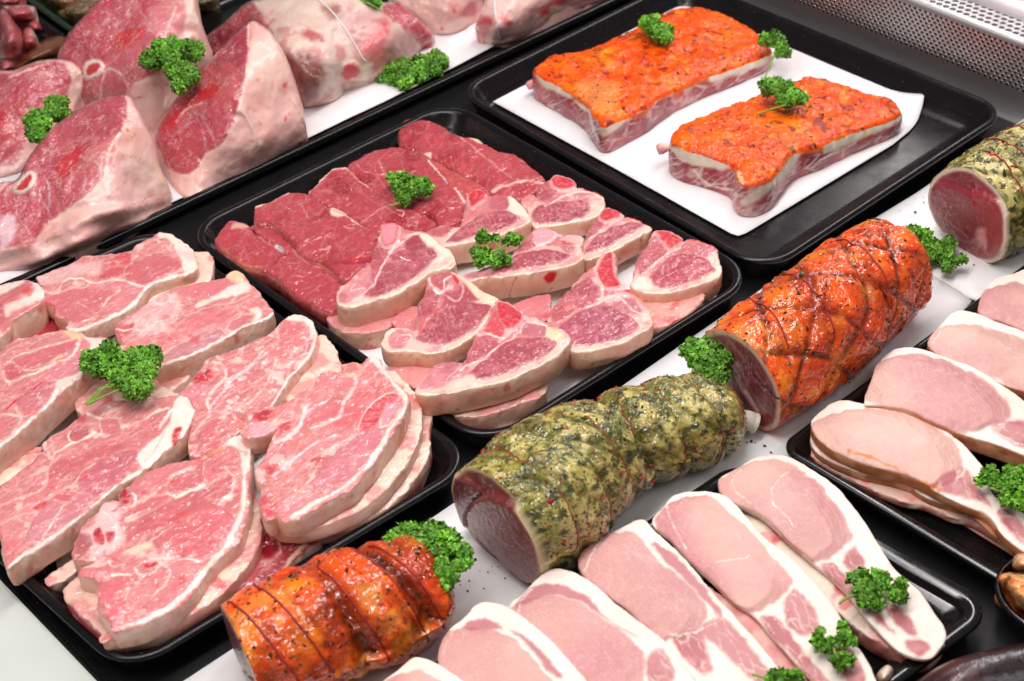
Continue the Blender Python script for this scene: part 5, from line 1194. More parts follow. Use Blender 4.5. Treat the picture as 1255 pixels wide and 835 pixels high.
for t0, a, b in ((.030, .0, .9), (.030, 1.4, 2.2), (.066, -.5, .5), (.10, .3, 1.6), (.155, .9, 1.8), (.195, -.7, .5), (.235, -.8, .5), (.265, .3, 1.6)): string_round(inf, t0, a, b, .0006, .004, lift=.0001)
cord('shank_bone', catmull(np.array([unproj([q], z)[0] for q, z in (((893, 512), .034), ((912, 514), .030), ((921, 517), .026), ((927, 519), .024))]), False, 5), np.array([.009] * 6 + [.0095] * 6 + [.010] * 2 + [.0101] * 2), plain('cut_bone', tuple(S(236, 226, 206)), .5, bump=.4, tone=.08, tscale=200), rt, 12)
# green joint at the right edge
def cap_green2(p):
    p.c[:] = S(160, 56, 70); p.f[:] = .05; p.blot(S(140, 40, 54), 30, .5, .15, .7, 1); p.blot(S(200, 110, 118), 45, .58, .1, .5, 2)
    p.fill(fj('920,480 990,440 1080,480 1110,560 1090,640 1010,610 930,560'), S(158, 58, 76), 3, dh=.003); p.fill(fj('1090,470 1180,510 1230,600 1210,650 1150,690 1130,620 1110,540'), S(168, 50, 60), 3, dh=.005); p.line(fj('1085,450 1110,540 1125,600 1110,670'), 4, S(196, 60, 70), fat=0, dh=-.003); p.fill(fj('1105,600 1135,590 1140,650 1110,660'), S(230, 160, 160), 3); p.line(fj('930,520 1000,560 1080,620'), 1.6, S(206, 140, 146))
    p.mix(sstep(.88, .95, p.rad), S(236, 220, 200), 1.)
rt, inf = roast('rolled_joint', 'rolled joint coated in green herbs at the right edge, red cut end with white ring', 'joint of meat', GR,
    [[1189, 264, .058, .057, .98], [1225, 242, .061, .062, .98], [1275, 212, .060, .061, .98], [1340, 174, .056, .055, .98]], herb_body([(.04, -.1, .005, .8), (.085, -.1, .005, .9), (.13, -.1, .005, .9)]), cap_green2, mat=M_HERB, seed=304, bodyname='herb_crust')
flk(inf, rt, 900, 120, 9, GB2, RB, .0011)
for t0, a, b in ((.022, .6, 2.0), (.045, .5, 2.2), (.085, .2, 2.4)): string_round(inf, t0, a, b, .0009, .01)
# black pudding in the lower right corner
def pud(p):
    p.c[:] = S(62, 30, 34); p.f[:] = .1; p.blot(S(88, 46, 50), 30, .5, .2, .8, 1); p.blot(S(110, 50, 46), 60, .62, .1, .5, 2); p.blot(S(28, 10, 18), 26, .55, .15, .7, 3); p.h += .0025 * (p.n(24, 4, 3) - .5)
roast('black_pudding', 'dark purple black pudding in the lower right corner', 'sausage', None, [[1122, 886, .026, .020, 1.], [1155, 866, .029, .027, 1.], [1205, 846, .030, .029, 1.], [1300, 828, .030, .029, 1.], [1380, 820, .030, .028, 1.]], pud, None, mat=M_DARK, seed=305, bodyname='skin', endr=.02)
# ------------------------------------------------------------------ lamb legs and shanks, diced lamb, kidneys, herb pieces (top left)
fa = fr(0, 0, 2.455); fh = fr(240, 0, 3.691); fq = fr(0, 0, 8.35)
GLG = 'lamb leg halves in the top left tray'; GSH = 'lamb shanks behind the legs'
def skin(p):
    p.c[:] = S(241, 198, 190); p.f[:] = .8
    p.blot(S(244, 214, 202), 16, .46, .25, .8, 1, fat=1.); p.blot(S(226, 158, 152), 14, .50, .25, .55, 2); p.blot(S(216, 128, 126), 40, .62, .14, .45, 3); p.blot(S(226, 196, 160), 26, .58, .15, .4, 4); p.blot(S(210, 60, 70), 70, .74, .04, .7, 5)
    rd = 1 - np.abs(2 * p.n(13, 71, 3) - 1); rd = sstep(.90, 1., rd) * sstep(.42, .6, p.n(9, 72, 2)); p.h += .003 * rd; p.mix(rd * .5, S(246, 226, 212))
    rv = 1 - np.abs(2 * p.n(34, 73, 3) - 1); rv = sstep(.955, 1., rv) * sstep(.5, .62, p.n(15, 74, 2)); p.mix(rv * .55, S(206, 96, 100))
def lean(p, poly, seed=0, cls=2, dh=0.):
    d = p.fill(poly, S(196, 88, 102), 2.2, 1, 0, dh=dh, cls=cls)
    w = sstep(-1, 2, d)
    p.mix(w * sstep(.48, .66, p.n(26, 11 + seed)) * .6, S(180, 76, 88)); p.mix(w * sstep(.52, .68, p.n(40, 12 + seed)) * .55, S(212, 126, 132))
    p.veins(S(222, 164, 166), 5.5, 1.0, 75, 3.2, .3, 3, where=w); p.veins(S(232, 188, 184), 38, 2.0, 62, 2.6, .5, 4, where=w, dh=-.001)
    p.mix(w * sstep(.68, .76, p.n(170, 14)) * .2, S(232, 182, 182))
    return d
def leg(label, out, ctrl, paint, seed, **kw): return relief('leg_half', label, 'leg of lamb', GLG, out, ctrl, 2.3, seed, SKIN, .8, paint, lump=.004, names={0: 'fat_skin', 2: 'cut_face', 1: 'bone'}, lscale=24, **kw)
def pB(p):
    skin(p); lean(p, fa('175,180 200,108 250,48 300,-2 330,-22 540,-22 530,30 490,112 478,210 400,252 380,292 300,302 235,292 200,235'), 1)
    p.fill(fa('440,70 470,20 540,-10 560,40 540,110 490,115'), S(216, 136, 140), 3, .9); p.fill(fa('300,200 360,150 470,110 480,200 400,250 380,290 300,290'), S(204, 112, 118), 4, .7)
    p.fill(fa('350,100 400,85 440,85 400,130 360,165 350,130'), S(214, 60, 66), 3, .9); p.line(fa('240,230 330,190 380,140 430,90'), 3, S(228, 140, 140)); p.line(fa('300,300 320,210 380,240 385,290'), 2.4, S(230, 190, 190)); p.line(fa('530,20 500,100 480,200'), 3, FATP)
    d = sdist(p.px, catmull(fa('245,215 262,185 300,180 312,200 295,232 260,240'), True, 4)); p.mix(sstep(-1, 2, d), S(240, 214, 206), 1.); p.mix(sstep(4, 6, d), S(200, 70, 76), 0); p.cls[d > 1] = 1; p.h += sstep(0, 3, d) * .002
leg('lamb leg half at the top edge with parsley on its right side', fa('172,182 200,108 250,48 300,-2 335,-25 570,-25 592,30 622,110 642,172 602,212 560,262 545,330 500,420 440,440 400,400 340,330 290,300 235,292 200,236'),
    [(134, -9, .15), (230, -9, .15), (243, 15, .135), (254, 45, .10), (262, 70, .07), (240, 92, .05), (228, 108, .04), (205, 165, .012), (180, 178, .01), (160, 160, .02), (140, 134, .04), (118, 122, .06), (80, 90, .075), (72, 74, .085), (82, 44, .11), (102, 20, .13), (150, 45, .12), (195, 85, .10), (160, 115, .075), (200, 120, .06)], pB, 401)
def pD(p):
    skin(p); lean(p, fa('-30,250 40,222 100,192 150,186 205,195 215,240 190,300 130,370 80,420 50,490 0,500 -30,500'), 2)
    p.fill(fa('200,190 248,222 250,268 232,310 205,300 215,240'), S(240, 200, 190), 2, 1, 1.); p.fill(fa('-10,330 60,300 110,350 60,430 -10,480'), S(200, 84, 92), 5, .7); p.line(fa('0,395 40,380 90,330'), 3, S(226, 150, 150)); p.fill(fa('0,340 30,360 20,385 -10,380'), S(214, 66, 76), 3, .8); p.line(fa('30,235 100,205 150,190'), 3, FATP)
leg('lamb leg half at the left edge with a small parsley sprig on it', fa('-40,240 40,214 100,188 150,179 210,184 250,218 255,270 236,312 200,400 100,480 60,520 0,540 -40,540'),
    [(-12, 95, .085), (40, 77, .10), (62, 73, .10), (86, 76, .095), (102, 92, .085), (102, 115, .06), (80, 163, .03), (40, 195, .02), (20, 212, .014), (-10, 218, .012), (40, 120, .075), (10, 160, .05)], pD, 402)
def pA(p):
    skin(p); lean(p, fa('-30,600 0,575 50,535 90,468 170,376 280,306 372,286 372,385 330,442 300,542 240,602 180,642 130,682 112,722 60,742 0,747 -30,747'), 0)
    p.fill(fa('250,470 300,430 372,390 350,450 300,540'), S(214, 136, 136), 3, .9); p.fill(fa('150,560 240,480 300,540 180,640'), S(202, 104, 112), 4, .7); p.fill(fa('170,500 210,450 260,450 240,480 190,540'), S(206, 56, 66), 3, .8); p.fill(fa('90,475 180,370 290,310 370,300 365,390 290,420 200,470 130,520'), S(184, 88, 98), 6, .5)
    p.line(fa('140,540 150,590 145,650'), 2.4, S(222, 196, 206)); p.line(fa('240,470 300,500 300,545'), 2.4, S(230, 190, 186)); p.fill(fa('0,660 40,650 50,690 20,740 0,740'), S(236, 206, 214), 4, .8); p.line(fa('50,560 80,600 60,650 100,720'), 1.6, S(226, 170, 170))
    d = sdist(p.px, catmull(fa('38,575 55,535 90,512 108,528 100,560 65,588'), True, 4)); p.mix(sstep(-1, 2, d), S(240, 220, 208), 1.); p.mix(sstep(4, 6, d), S(196, 60, 66), 0); p.cls[d > 1] = 1; p.h += sstep(0, 3, d) * .002
    p.line(fa('110,722 180,650 300,560 330,450 378,380'), 3.5, S(242, 214, 198)); p.line(fa('120,735 200,700 350,640 460,590'), 2.2, S(208, 164, 152)); p.line(fa('320,600 400,520 440,430'), 1.6, S(216, 176, 164))
    p.h += .0018 * np.sin(p.raw[:, 1] * .22 + p.raw[:, 0] * .08 + 4 * p.n(12, 60, 2)) * (p.cls == 0) * sstep(235, 260, p.raw[:, 1])
leg('nearest lamb leg half at the left edge, creased fat skin to the front', fa('-40,600 0,552 50,538 90,468 170,376 280,306 375,286 408,312 432,362 462,422 482,500 508,560 518,612 484,644 350,705 200,765 100,806 30,816 -40,810'),
    [(-15, 333, .010), (30, 332, .008), (80, 319, .012), (140, 291, .012), (196, 264, .008), (210, 245, .015), (204, 220, .04), (190, 175, .075), (168, 130, .115), (153, 118, .125), (114, 126, .118), (70, 154, .105), (36, 192, .09), (10, 222, .075), (-15, 240, .065), (150, 156, .112), (133, 190, .098), (120, 225, .08), (75, 262, .06), (45, 294, .042), (0, 304, .035), (170, 230, .052), (110, 285, .048), (50, 315, .034), (150, 268, .045), (85, 305, .034), (90, 190, .092)], pA, 403, rdrop=.004)
def pC(p):
    skin(p); lean(p, fa('466,425 500,335 600,216 680,126 752,66 748,180 732,262 702,372 662,442 620,462 590,512 550,526 500,502 488,462'), 3)
    p.fill(fa('680,140 745,80 735,180 690,230 600,290 560,300'), S(170, 62, 78), 4, .8); p.fill(fa('560,250 640,200 700,190 720,260 680,330 620,270'), S(206, 104, 108), 4, .7); p.fill(fa('590,280 640,250 660,275 620,300 560,340 500,400 490,370'), S(210, 48, 58), 4, .8); p.fill(fa('510,480 540,400 590,380 620,440 590,500 545,520'), S(200, 92, 102), 2.5, .9); p.line(fa('530,365 560,330 610,310'), 3, S(232, 190, 180)); p.line(fa('590,340 612,400 620,455'), 2, S(214, 180, 190)); p.line(fa('500,430 560,390 600,370'), 3, S(196, 50, 60), fat=0)
    p.line(fa('750,75 748,180 735,262 705,372 662,445 620,468 590,515 550,530'), 3.5, S(244, 214, 204)); p.line(fa('600,560 700,480 860,400'), 1.6, S(216, 180, 166))
leg('lamb leg half beside the tied shank, pale fat side towards the white paper', fa('464,425 500,335 600,216 680,126 752,64 792,78 832,120 872,200 902,290 924,392 912,432 800,504 700,556 600,604 560,602 528,572 498,522'),
    [(306, 26, .14), (323, 32, .138), (340, 50, .125), (356, 84, .10), (368, 122, .065), (376, 160, .03), (372, 176, .012), (326, 205, .008), (285, 226, .008), (244, 245, .008), (228, 244, .008), (214, 232, .012), (203, 212, .02), (192, 178, .045), (205, 138, .07), (245, 88, .10), (277, 52, .125), (304, 75, .128), (297, 110, .11), (286, 150, .085), (268, 182, .06), (240, 206, .035), (320, 130, .085), (330, 170, .05), (290, 192, .045), (255, 140, .085)], pC, 404, rdrop=.004)
# shanks
def pS1(p):
    p.px = p.raw + 2.6 * (p.px - p.raw)
    p.c[:] = S(226, 198, 186); p.f[:] = .8; p.blot(S(236, 216, 204), 22, .48, .2, .8, 1); p.blot(S(208, 126, 126), 26, .56, .14, .7, 2); p.blot(S(206, 100, 98), 50, .64, .1, .5, 3)
    lean(p, fh('50,165 140,96 225,18 262,15 300,80 330,130 360,200 400,240 450,330 480,420 480,500 400,430 240,270 80,255'), 0)
    p.fill(fh('190,60 260,20 300,90 280,110 180,110'), S(168, 70, 76), 7, 0.83); p.fill(fh('60,160 130,110 190,150 120,200 70,220'), S(150, 40, 56), 7, 0.83)
    p.fill(fh('480,148 520,138 570,160 582,190 540,196 500,180'), S(196, 110, 110), 4, 1, .3); p.fill(fh('455,240 500,235 560,280 580,340 540,350 500,300'), S(150, 92, 88), 7, 0.94, .3); p.fill(fh('400,240 450,260 540,330 560,420 500,480 480,420'), S(136, 74, 74), 8, 0.88, .2); p.line(fh('460,250 560,330'), 1.4, S(220, 196, 180)); p.line(fh('470,290 560,370'), 1.4, S(220, 196, 180))
    p.fill(fh('540,470 600,430 600,445 560,475'), S(176, 80, 84), 6, 0.83, .2); p.fill(fh('570,30 640,20 660,60 640,90 600,80'), S(170, 96, 92), 6, 0.83, .2)
    p.fill(fh('660,100 740,60 830,70 870,130 860,200 780,230 720,200'), S(212, 160, 158), 9, 0.83); p.fill(fh('760,200 830,130 860,80 880,140 850,190 790,230'), S(214, 54, 60), 7, 0.88); p.fill(fh('790,180 850,150 880,240 850,320 780,330'), S(208, 126, 126), 8, 0.83)
    lean(p, fh('840,40 900,10 960,40 1050,130 1075,160 1050,230 1000,180 950,140 900,100'), 2); p.line(fh('950,130 1000,90'), 3, S(232, 200, 196)); p.fill(fh('880,170 960,150 1010,240 940,280 880,290'), S(196, 140, 140), 8, 0.73)
    d = p.fill(fh('655,330 690,285 740,295 752,330 720,365 672,372'), S(232, 100, 110), 4, 1, .2, cls=1, dh=.002); p.mix(sstep(3, .5, np.abs(d)) * .8, S(240, 216, 200)); p.fill(fh('740,290 790,280 790,320 750,350'), S(240, 222, 200), 5, 0.94, 1.)
S1 = relief('lamb_shank', 'large lamb shank tied with white string and a pink cut bone, behind the legs', 'lamb shank', GSH, fh('50,165 140,92 225,15 300,-5 420,-22 560,-30 700,-30 780,10 860,10 920,5 985,70 1078,155 1062,195 1020,225 1000,255 930,285 865,335 785,368 720,372 672,378 668,425 635,462 540,485 490,495 430,470 330,360 240,272 80,255'),
    [(372, 133, .008), (412, 124, .008), (422, 112, .015), (424, 101, .028), (452, 99, .018), (474, 90, .018), (500, 74, .014), (518, 60, .014), (530, 46, .03), (254, 44, .05), (280, 22, .075), (302, 3, .09), (330, -6, .10), (400, -8, .105), (452, 0, .09), (490, 1, .07), (508, 20, .06), (340, 60, .09), (400, 55, .09), (440, 45, .075), (480, 50, .06), (262, 68, .03), (305, 73, .04), (390, 108, .05), (350, 110, .035), (432, 88, .045), (500, 45, .045)], paint=pS1, seed=411, mats={0: M_SKIN}, names={0: 'fat_skin', 2: 'cut_face', 1: 'bone'}, lscale=30)
def surf(rel, pts, lift=.0012):
    V = rel[1][0]; q = proj(V); out = []
    for p in resample(catmull(np.asarray(pts, float), False, 6), 4, False):
        d = ((q - p) ** 2).sum(1); k = np.where(d < d.min() + 12)[0]; j = k[np.argmin(np.linalg.norm(V[k] - np.array([0, 0, CAMH]), axis=1))]; out.append(V[j])
    P = np.array(out)
    for _ in range(4): P[1:-1] = (P[:-2] + P[1:-1] * 2 + P[2:]) / 4
    v = np.array([0, 0, CAMH]) - P; return P + v / np.linalg.norm(v, axis=1, keepdims=True) * lift
cord('string', surf(S1, fh('560,-10 600,25 650,80 700,150 745,225 778,290')), .0013, M_STRING, S1[0])
def pS3(p):
    skin(p); p.fill(fh('1195,70 1220,30 1260,0 1270,60 1220,75'), S(196, 40, 50), 3, .9); p.fill(fh('1160,40 1175,50 1170,60'), S(206, 60, 66), 2)
    p.fill(fh('960,40 1000,60 1070,140 1060,158 1000,110'), S(226, 180, 170), 3, .7)
relief('lamb_shank', 'white lamb shank at the top edge between two others, small blood spots on it', 'lamb shank', GSH, fh('890,-30 960,58 1040,112 1085,158 1165,158 1255,112 1335,62 1400,-30'), [(484, -8, .055), (502, 15, .04), (522, 32, .022), (535, 43, .012), (556, 43, .010), (580, 30, .010), (602, 16, .012), (618, -7, .035), (550, 0, .06), (560, 20, .04)], paint=pS3, seed=412, names={0: 'fat_skin'})
def pS4(p):
    skin(p); p.c[:] = p.c * .5 + S(238, 200, 198) * .5
    p.fill(fi('70,95 100,60 130,70 120,120 95,140'), S(214, 60, 72), 4, .85); p.fill(fi('300,40 360,0 420,-20 380,30 320,60'), S(222, 50, 56), 5, .85); p.fill(fi('170,50 200,80 190,95 160,70'), S(220, 60, 70), 3, .7); p.fill(fi('400,20 500,-10 500,20 420,55'), S(200, 130, 130), 5, .6); p.fill(fi('350,20 400,20 380,60 340,50'), S(238, 220, 200), 3, .7)
S4 = relief('lamb_shank', 'blood streaked lamb shank tied with string at the tray end, above the big rack', 'lamb shank', GSH, fi('66,92 100,18 130,-25 545,-25 505,22 420,62 330,112 200,162 120,167 78,132'), [(582, 31, .04), (594, 6, .07), (604, -8, .08), (741, -8, .03), (729, 7, .012), (700, 21, .010), (670, 37, .009), (627, 54, .009), (601, 56, .010), (587, 45, .02), (630, 22, .06), (660, 10, .058), (690, -2, .05), (610, 35, .05)], paint=pS4, seed=413, names={0: 'fat_skin'})
cord('string', surf(S4, fi('128,-10 132,40 140,100 158,155')), .0013, M_STRING, S4[0])

def dome(name, label, cat, group, out, zlo, zhi, paint, seed, mat, h=2.2, **kw):
    out = np.asarray(out, float); q = catmull(out, True, 2); y0, y1 = q[:, 1].min(), q[:, 1].max(); c = q.mean(0)
    ct = [(x, y, zlo + (zhi - zlo) * .75 * (1 - (y - y0) / (y1 - y0))) for x, y in q]
    ct += [(c[0], c[1] - (c[1] - y0) * .3, zhi)] + [(c[0] + .5 * (x - c[0]), c[1] - (c[1] - y0) * .2 + .5 * (y - c[1]), zlo + (zhi - zlo) * .93) for x, y in q[::3]]
    return relief(name, label, cat, group, out, ct, h, seed, SKIN, .2, paint, mats={0: mat}, **kw)
def dice(p):
    p.c[:] = S(212, 112, 118); p.f[:] = .1; p.blot(S(192, 82, 92), 40, .5, .15, .7, 1); p.blot(S(214, 124, 128), 50, .54, .12, .7, 2); p.blot(S(240, 206, 196), 34, .62, .05, .9, 3, fat=1.); p.veins(S(226, 160, 160), 6, 1., 70, 3, .4, 1)
GD = 'pieces of diced lamb in the corner'
for k, (o, lo, hi, lb) in enumerate([
    ('-10,-10 240,-10 262,38 190,60 0,60 -20,40', .020, .05, 'piece of diced lamb at the very corner of the picture, topmost'),
    ('0,640 60,605 130,632 145,705 60,760 -20,790', .006, .03, 'piece of diced lamb left of the kidney, lowest, with a white edge'),
    ('248,232 370,196 445,300 382,342 300,330', .010, .03, 'pale piece of diced lamb tapering towards the dark gap'),
    ('238,300 330,288 402,440 382,482 262,540 230,440', .016, .045, 'piece of diced lamb right beside the kidney'),
    ('-10,130 60,105 120,170 175,260 225,330 245,480 180,602 60,615 -10,570', .020, .06, 'large piece of diced lamb with white fat at the left edge'),
    ('30,62 190,54 355,68 352,195 195,218 110,205 60,120', .026, .055, 'square red cube of diced lamb above the kidney')]):
    dome('diced_lamb', lb, 'diced meat', GD, fq(o), lo, hi, dice, 420 + k, M_MEAT, 1.8, names={0: 'meat'}, rnd=5, rdrop=.005)
def kid(p):
    p.c[:] = S(128, 78, 40); p.f[:] = .1; p.blot(S(150, 94, 50), 26, .5, .2, .7, 1); p.blot(S(66, 32, 18), 30, .55, .15, .6, 2)
dome('kidney', 'shiny brown kidney between the diced lamb and the legs', 'kidney', None, fq('135,690 200,585 300,498 420,418 560,366 665,378 690,440 640,540 560,620 400,690 260,760 160,760'), .006, .04, kid, 430, M_KID, 1.6, names={0: 'body'}, rnd=5, rdrop=.006, lump=.001, fine=.0002)
def herbm(p):
    p.c[:] = S(146, 116, 84); p.f[:] = .3; p.blot(S(96, 94, 34), 60, .46, .15, .8, 1); p.blot(S(190, 140, 118), 70, .55, .1, .7, 2); p.blot(S(60, 66, 22), 90, .60, .08, .8, 3); p.blot(S(226, 200, 180), 130, .66, .05, .7, 4); p.h += .003 * (p.n(150, 5, 3) - .5)
for k, (o, lb) in enumerate([('42,-10 90,-14 108,8 80,14 55,4', 'herb coated piece of meat, leftmost in the top left corner tray'), ('70,14 92,2 112,-6 128,0 118,22 96,30 80,26', 'herb coated piece of meat nearest the first leg'), ('98,26 122,6 140,-6 152,4 130,24 112,34', 'herb coated piece of meat touching the edge of the leg'), ('226,-8 262,-8 268,4 246,14 232,10', 'herb coated piece of meat at the top edge, right of the tallest leg')]):
    dome('herbed_meat', lb, 'herbed meat', 'herb coated pieces in the corner tray', F(0, 0, 1, o), .008, .035, herbm, 440 + k, M_HERB, 1.8, names={0: 'meat'}, rnd=4, rdrop=.005)
# ------------------------------------------------------------------ bacon
fn = fr(470, 560, 3.0366); fo = fr(800, 540, 2.758); fp = fr(940, 320, 2.197)
GBN = 'raw bacon slices in the lower right tray'; GBS = 'smoked bacon slices in the right hand tray'
def bacon(label, out, z, eye, dark=(), lean2=(), seams=(), seed=1, th=.0055, tilt=(0, 0), group=GBN, name='bacon_slice', eyec=S(220, 172, 166), sidec=None, fatc=S(248, 233, 224), extra=None):
    eye = list(eye) + [np.asarray(e) + np.array(v) for e in eye for v in ((-6, 2), (-12, 3), (-17, 4), (-22, 6))]
    def pf(p):
        p.px = p.raw + 1.8 * (p.px - p.raw); p.c[:] = fatc; p.f[:] = 1.
        p.blot(S(244, 214, 202), 20, .54, .2, .5, 1); p.blot(S(246, 230, 208), 40, .56, .15, .35, 2)
        w = np.zeros(len(p.c))
        for e in eye:
            d = p.fill(e, eyec, 1.6, 1, 0, dh=.0006, cls=2); w = np.maximum(w, sstep(0, 3, d))
        p.mix(w * sstep(.44, .66, p.n(11, 3)) * .45, eyec * .80 * np.array([1, .88, .9])); p.mix(w * sstep(.50, .70, p.n(20, 4)) * .35, S(228, 182, 176))
        p.mix(w * sstep(.42, .62, p.n(9, 61, 2)) * .55, S(206, 138, 146)); p.mix(w * sstep(.5, .7, p.n(12, 62, 2)) * .5, S(234, 196, 180))
        p.veins(S(232, 196, 190), 13, .8, 40, 2.0, .5, 1, where=w); p.veins(S(236, 200, 194), 5, .6, 50, 2.2, .3, 2, where=w)
        for e in lean2:
            d = p.fill(e, S(200, 126, 130), 3.2, .85, .1, dh=.0006, cls=3)
            p.mix(sstep(0, 3, d) * sstep(.42, .6, p.n(50, 6)) * .6, S(184, 104, 110)); p.veins(S(244, 224, 214), 10, 1.6, 58, 3.4, .55, 7, where=sstep(0, 3, d))
        for e in dark: p.fill(e, S(198, 128, 134), 2.2, .9, .1, cls=2)
        for s_, wd in seams: p.line(s_, wd, S(244, 228, 216))
        if extra: extra(p)
        pass
        p.tone(160, .04, 8)
    def sd(ps):
        ps.c[:] = sidec if sidec is not None else S(232, 206, 190); ps.blot(S(206, 130, 124) if sidec is None else S(226, 176, 140), 40, .5, .1, .7, 1); ps.blot(S(170, 92, 60) if sidec is not None else S(240, 226, 206), 60, .56, .1, .6, 2)
    return slab(name, label, 'bacon', group, out, z, th, tilt, h=.0014, rnd=.0011, bulge=.0003, bow=.0008, lump=.0008, fine=.0002, ragged=.002, paint=pf, side=sd, seed=seed, names={0: 'fat', 2: 'lean_eye', 3: 'tail_meat', 9: 'edge'}, mats={0: M_BACON, 2: M_BACON, 3: M_BACON, 9: M_BACON})
def punder(label, out, z, th, seed, group, c): return under(label, out, z, th, seed, 'bacon_slice', 'bacon', group, c, lambda ps: (ps.c.__setitem__(slice(None), S(206, 136, 124)), ps.blot(S(240, 222, 200), 50, .52, .1, .8, 1, fat=1.), ps.blot(S(150, 70, 70), 60, .56, .1, .7, 2)), {0: M_BACON, 9: M_BACON})
punder('lower bacon slice under the rightmost slice of its tray, tail end showing', fo('300,230 520,330 640,440 760,440 830,480 930,580 990,660 970,710 900,745 820,710 700,640 560,520 420,430'), .026, .02, 501, GBN, S(240, 222, 206))
bacon('rightmost raw bacon slice in the lower right tray, parsley on its striped tail', fo('222,132 290,90 340,60 400,48 455,50 525,90 605,140 685,230 745,320 795,400 835,450 895,500 945,570 990,642 978,692 930,738 858,722 800,680 738,615 698,565 638,495 568,432 530,402 450,335 380,265 300,225 240,195'), .034,
      [fo('258,150 340,82 420,64 500,100 582,170 642,250 668,312 652,352 562,412 480,382 400,302 320,222 270,192')], [], [fo('570,430 605,410 645,450 690,510 665,540 620,500'), fo('640,390 690,365 722,442 702,482 660,442'), fo('725,580 755,560 790,620 815,650 795,645'), fo('780,560 830,560 880,620 895,660 850,650'), fo('850,690 900,670 940,700 900,730')],
      [(fo('300,100 270,140 290,190 330,220'), 1.5), (fo('450,120 400,200 480,300'), 1.2)], 511)
punder('lower bacon slices in the gap between the two rightmost raw slices', fo('330,560 480,640 600,760 700,860 600,900 480,860 330,760 250,640'), .028, .022, 502, GBN, S(206, 140, 138))
punder('lower bacon slices under the third raw slice', fo('120,480 300,560 420,660 520,800 480,880 300,860 140,700'), .034, .03, 503, GBN, S(222, 180, 170))
bacon('second raw bacon slice from the right, parsley sprig near its lower end', fo('2,262 40,220 70,185 150,170 240,183 292,230 382,330 462,390 522,450 592,530 632,590 662,650 712,720 752,800 770,880 600,880 540,805 480,745 400,655 340,585 280,555 200,475 120,405 60,335 10,295'), .040,
      [fo('68,250 120,202 180,188 242,230 332,310 402,390 462,460 462,500 402,552 340,577 280,542 200,452 120,372')], [], [fo('440,560 482,508 542,570 562,640 520,662 460,632'), fo('368,592 430,612 500,702 600,832 560,832 480,742 380,632'), fo('600,690 650,680 700,760 720,830 660,830')],
      [(fo('60,190 50,250 110,370'), 2), (fo('210,420 330,400'), 1.2)], 512)
PX = lambda *a: np.array(a, float)
bacon('third raw bacon slice from the right, wide pink eye and thin dark streak', PX((708, 688), (732, 662), (750, 652), (786, 636), (801, 649), (840, 685), (873, 725), (910, 765), (946, 808), (962, 837), (970, 875), (900, 870), (850, 835), (815, 792), (760, 742), (724, 716)), .046,
      [fn('748,400 798,315 868,285 950,297 1012,380 1102,450 1192,540 1195,612 1142,662 1062,672 960,602 860,522 780,450')], [fn('1000,322 1062,350 1152,440 1247,560 1252,600 1192,532 1082,422 1012,342')], [fo('68,682 160,642 180,700 200,780 150,780'), fo('160,640 240,600 332,702 392,782 352,820 240,720')], [(fo('60,670 170,640 240,600'), 2.4), (fn('740,440 790,340 860,282'), 1.6)], 513)
bacon('fourth raw bacon slice from the right, dark crescent along its fat band', fn('468,562 518,510 570,453 628,416 702,424 782,468 862,543 962,618 1052,688 1132,788 1180,880 1100,960 900,930 720,850 600,765 515,645'), .052,
      [fn('528,562 600,522 700,532 800,592 900,662 962,732 972,792 942,860 760,852 650,762 558,662')], [fn('488,562 558,482 640,474 742,510 852,620 942,672 832,606 702,528 600,522 540,560')], [fn('980,750 1040,720 1080,800 1060,860 990,840')], [(fn('500,590 520,530 580,470'), 1.6)], 514)
bacon('fifth raw bacon slice from the right, next to the small orange joint', fn('203,742 238,650 298,600 358,543 442,550 512,590 602,660 702,770 775,870 700,960 500,940 300,900 218,790'), .058,
      [fn('238,722 300,640 380,640 480,680 600,800 660,880 500,900 260,800')], [fn('298,622 380,598 442,640 380,642 310,650'), fn('470,640 562,700 662,812 640,822 540,712')], [], [(fn('225,740 250,670 310,615'), 1.6)], 515)
bacon('leftmost raw bacon slice at the bottom edge of the picture', fn('-20,860 58,790 114,743 182,760 252,800 340,880 300,960 60,960'), .064, [fn('40,850 110,800 180,812 240,860 220,930 60,930')], [], [], [], 516)
# smoked bacon
BR = S(196, 128, 84); EY = S(222, 182, 170)
punder('lowest smoked slice showing under the front smoked slice', fp('118,520 160,550 260,600 360,645 420,652 500,690 560,700 640,755 690,792 640,700 500,600 300,500 160,470'), .018, .010, 521, GBS, S(226, 190, 176))
bacon('smoked slice just under the front one, brown edge showing', fp('118,470 150,415 260,400 430,440 560,540 600,640 560,670 440,640 380,605 300,585 220,560 140,520'), .026, [fp('165,440 320,415 480,490 500,600 330,580 220,530')], seed=522, th=.010, group=GBS, eyec=EY, sidec=S(190, 130, 90))
bacon('fourth smoked slice from the front, at the right edge of the picture', fp('572,112 588,72 620,45 660,34 720,20 820,60 820,240 700,195 640,168 575,150'), .030, [fp('590,120 620,75 680,60 760,100 760,190 680,165 600,140')], seed=523, th=.016, group=GBS, eyec=EY, sidec=BR)
bacon('third smoked slice from the front, below the one at the right edge', fp('436,212 468,170 508,133 560,138 620,163 702,193 800,260 800,400 700,355 640,333 560,293 480,263 440,238'), .036, [fp('468,192 510,172 600,182 702,222 780,290 760,360 680,312 600,282 500,242 450,222')], seed=524, th=.016, group=GBS, eyec=EY, sidec=BR, seams=[(fp('450,230 470,185 510,160'), 1.6)])
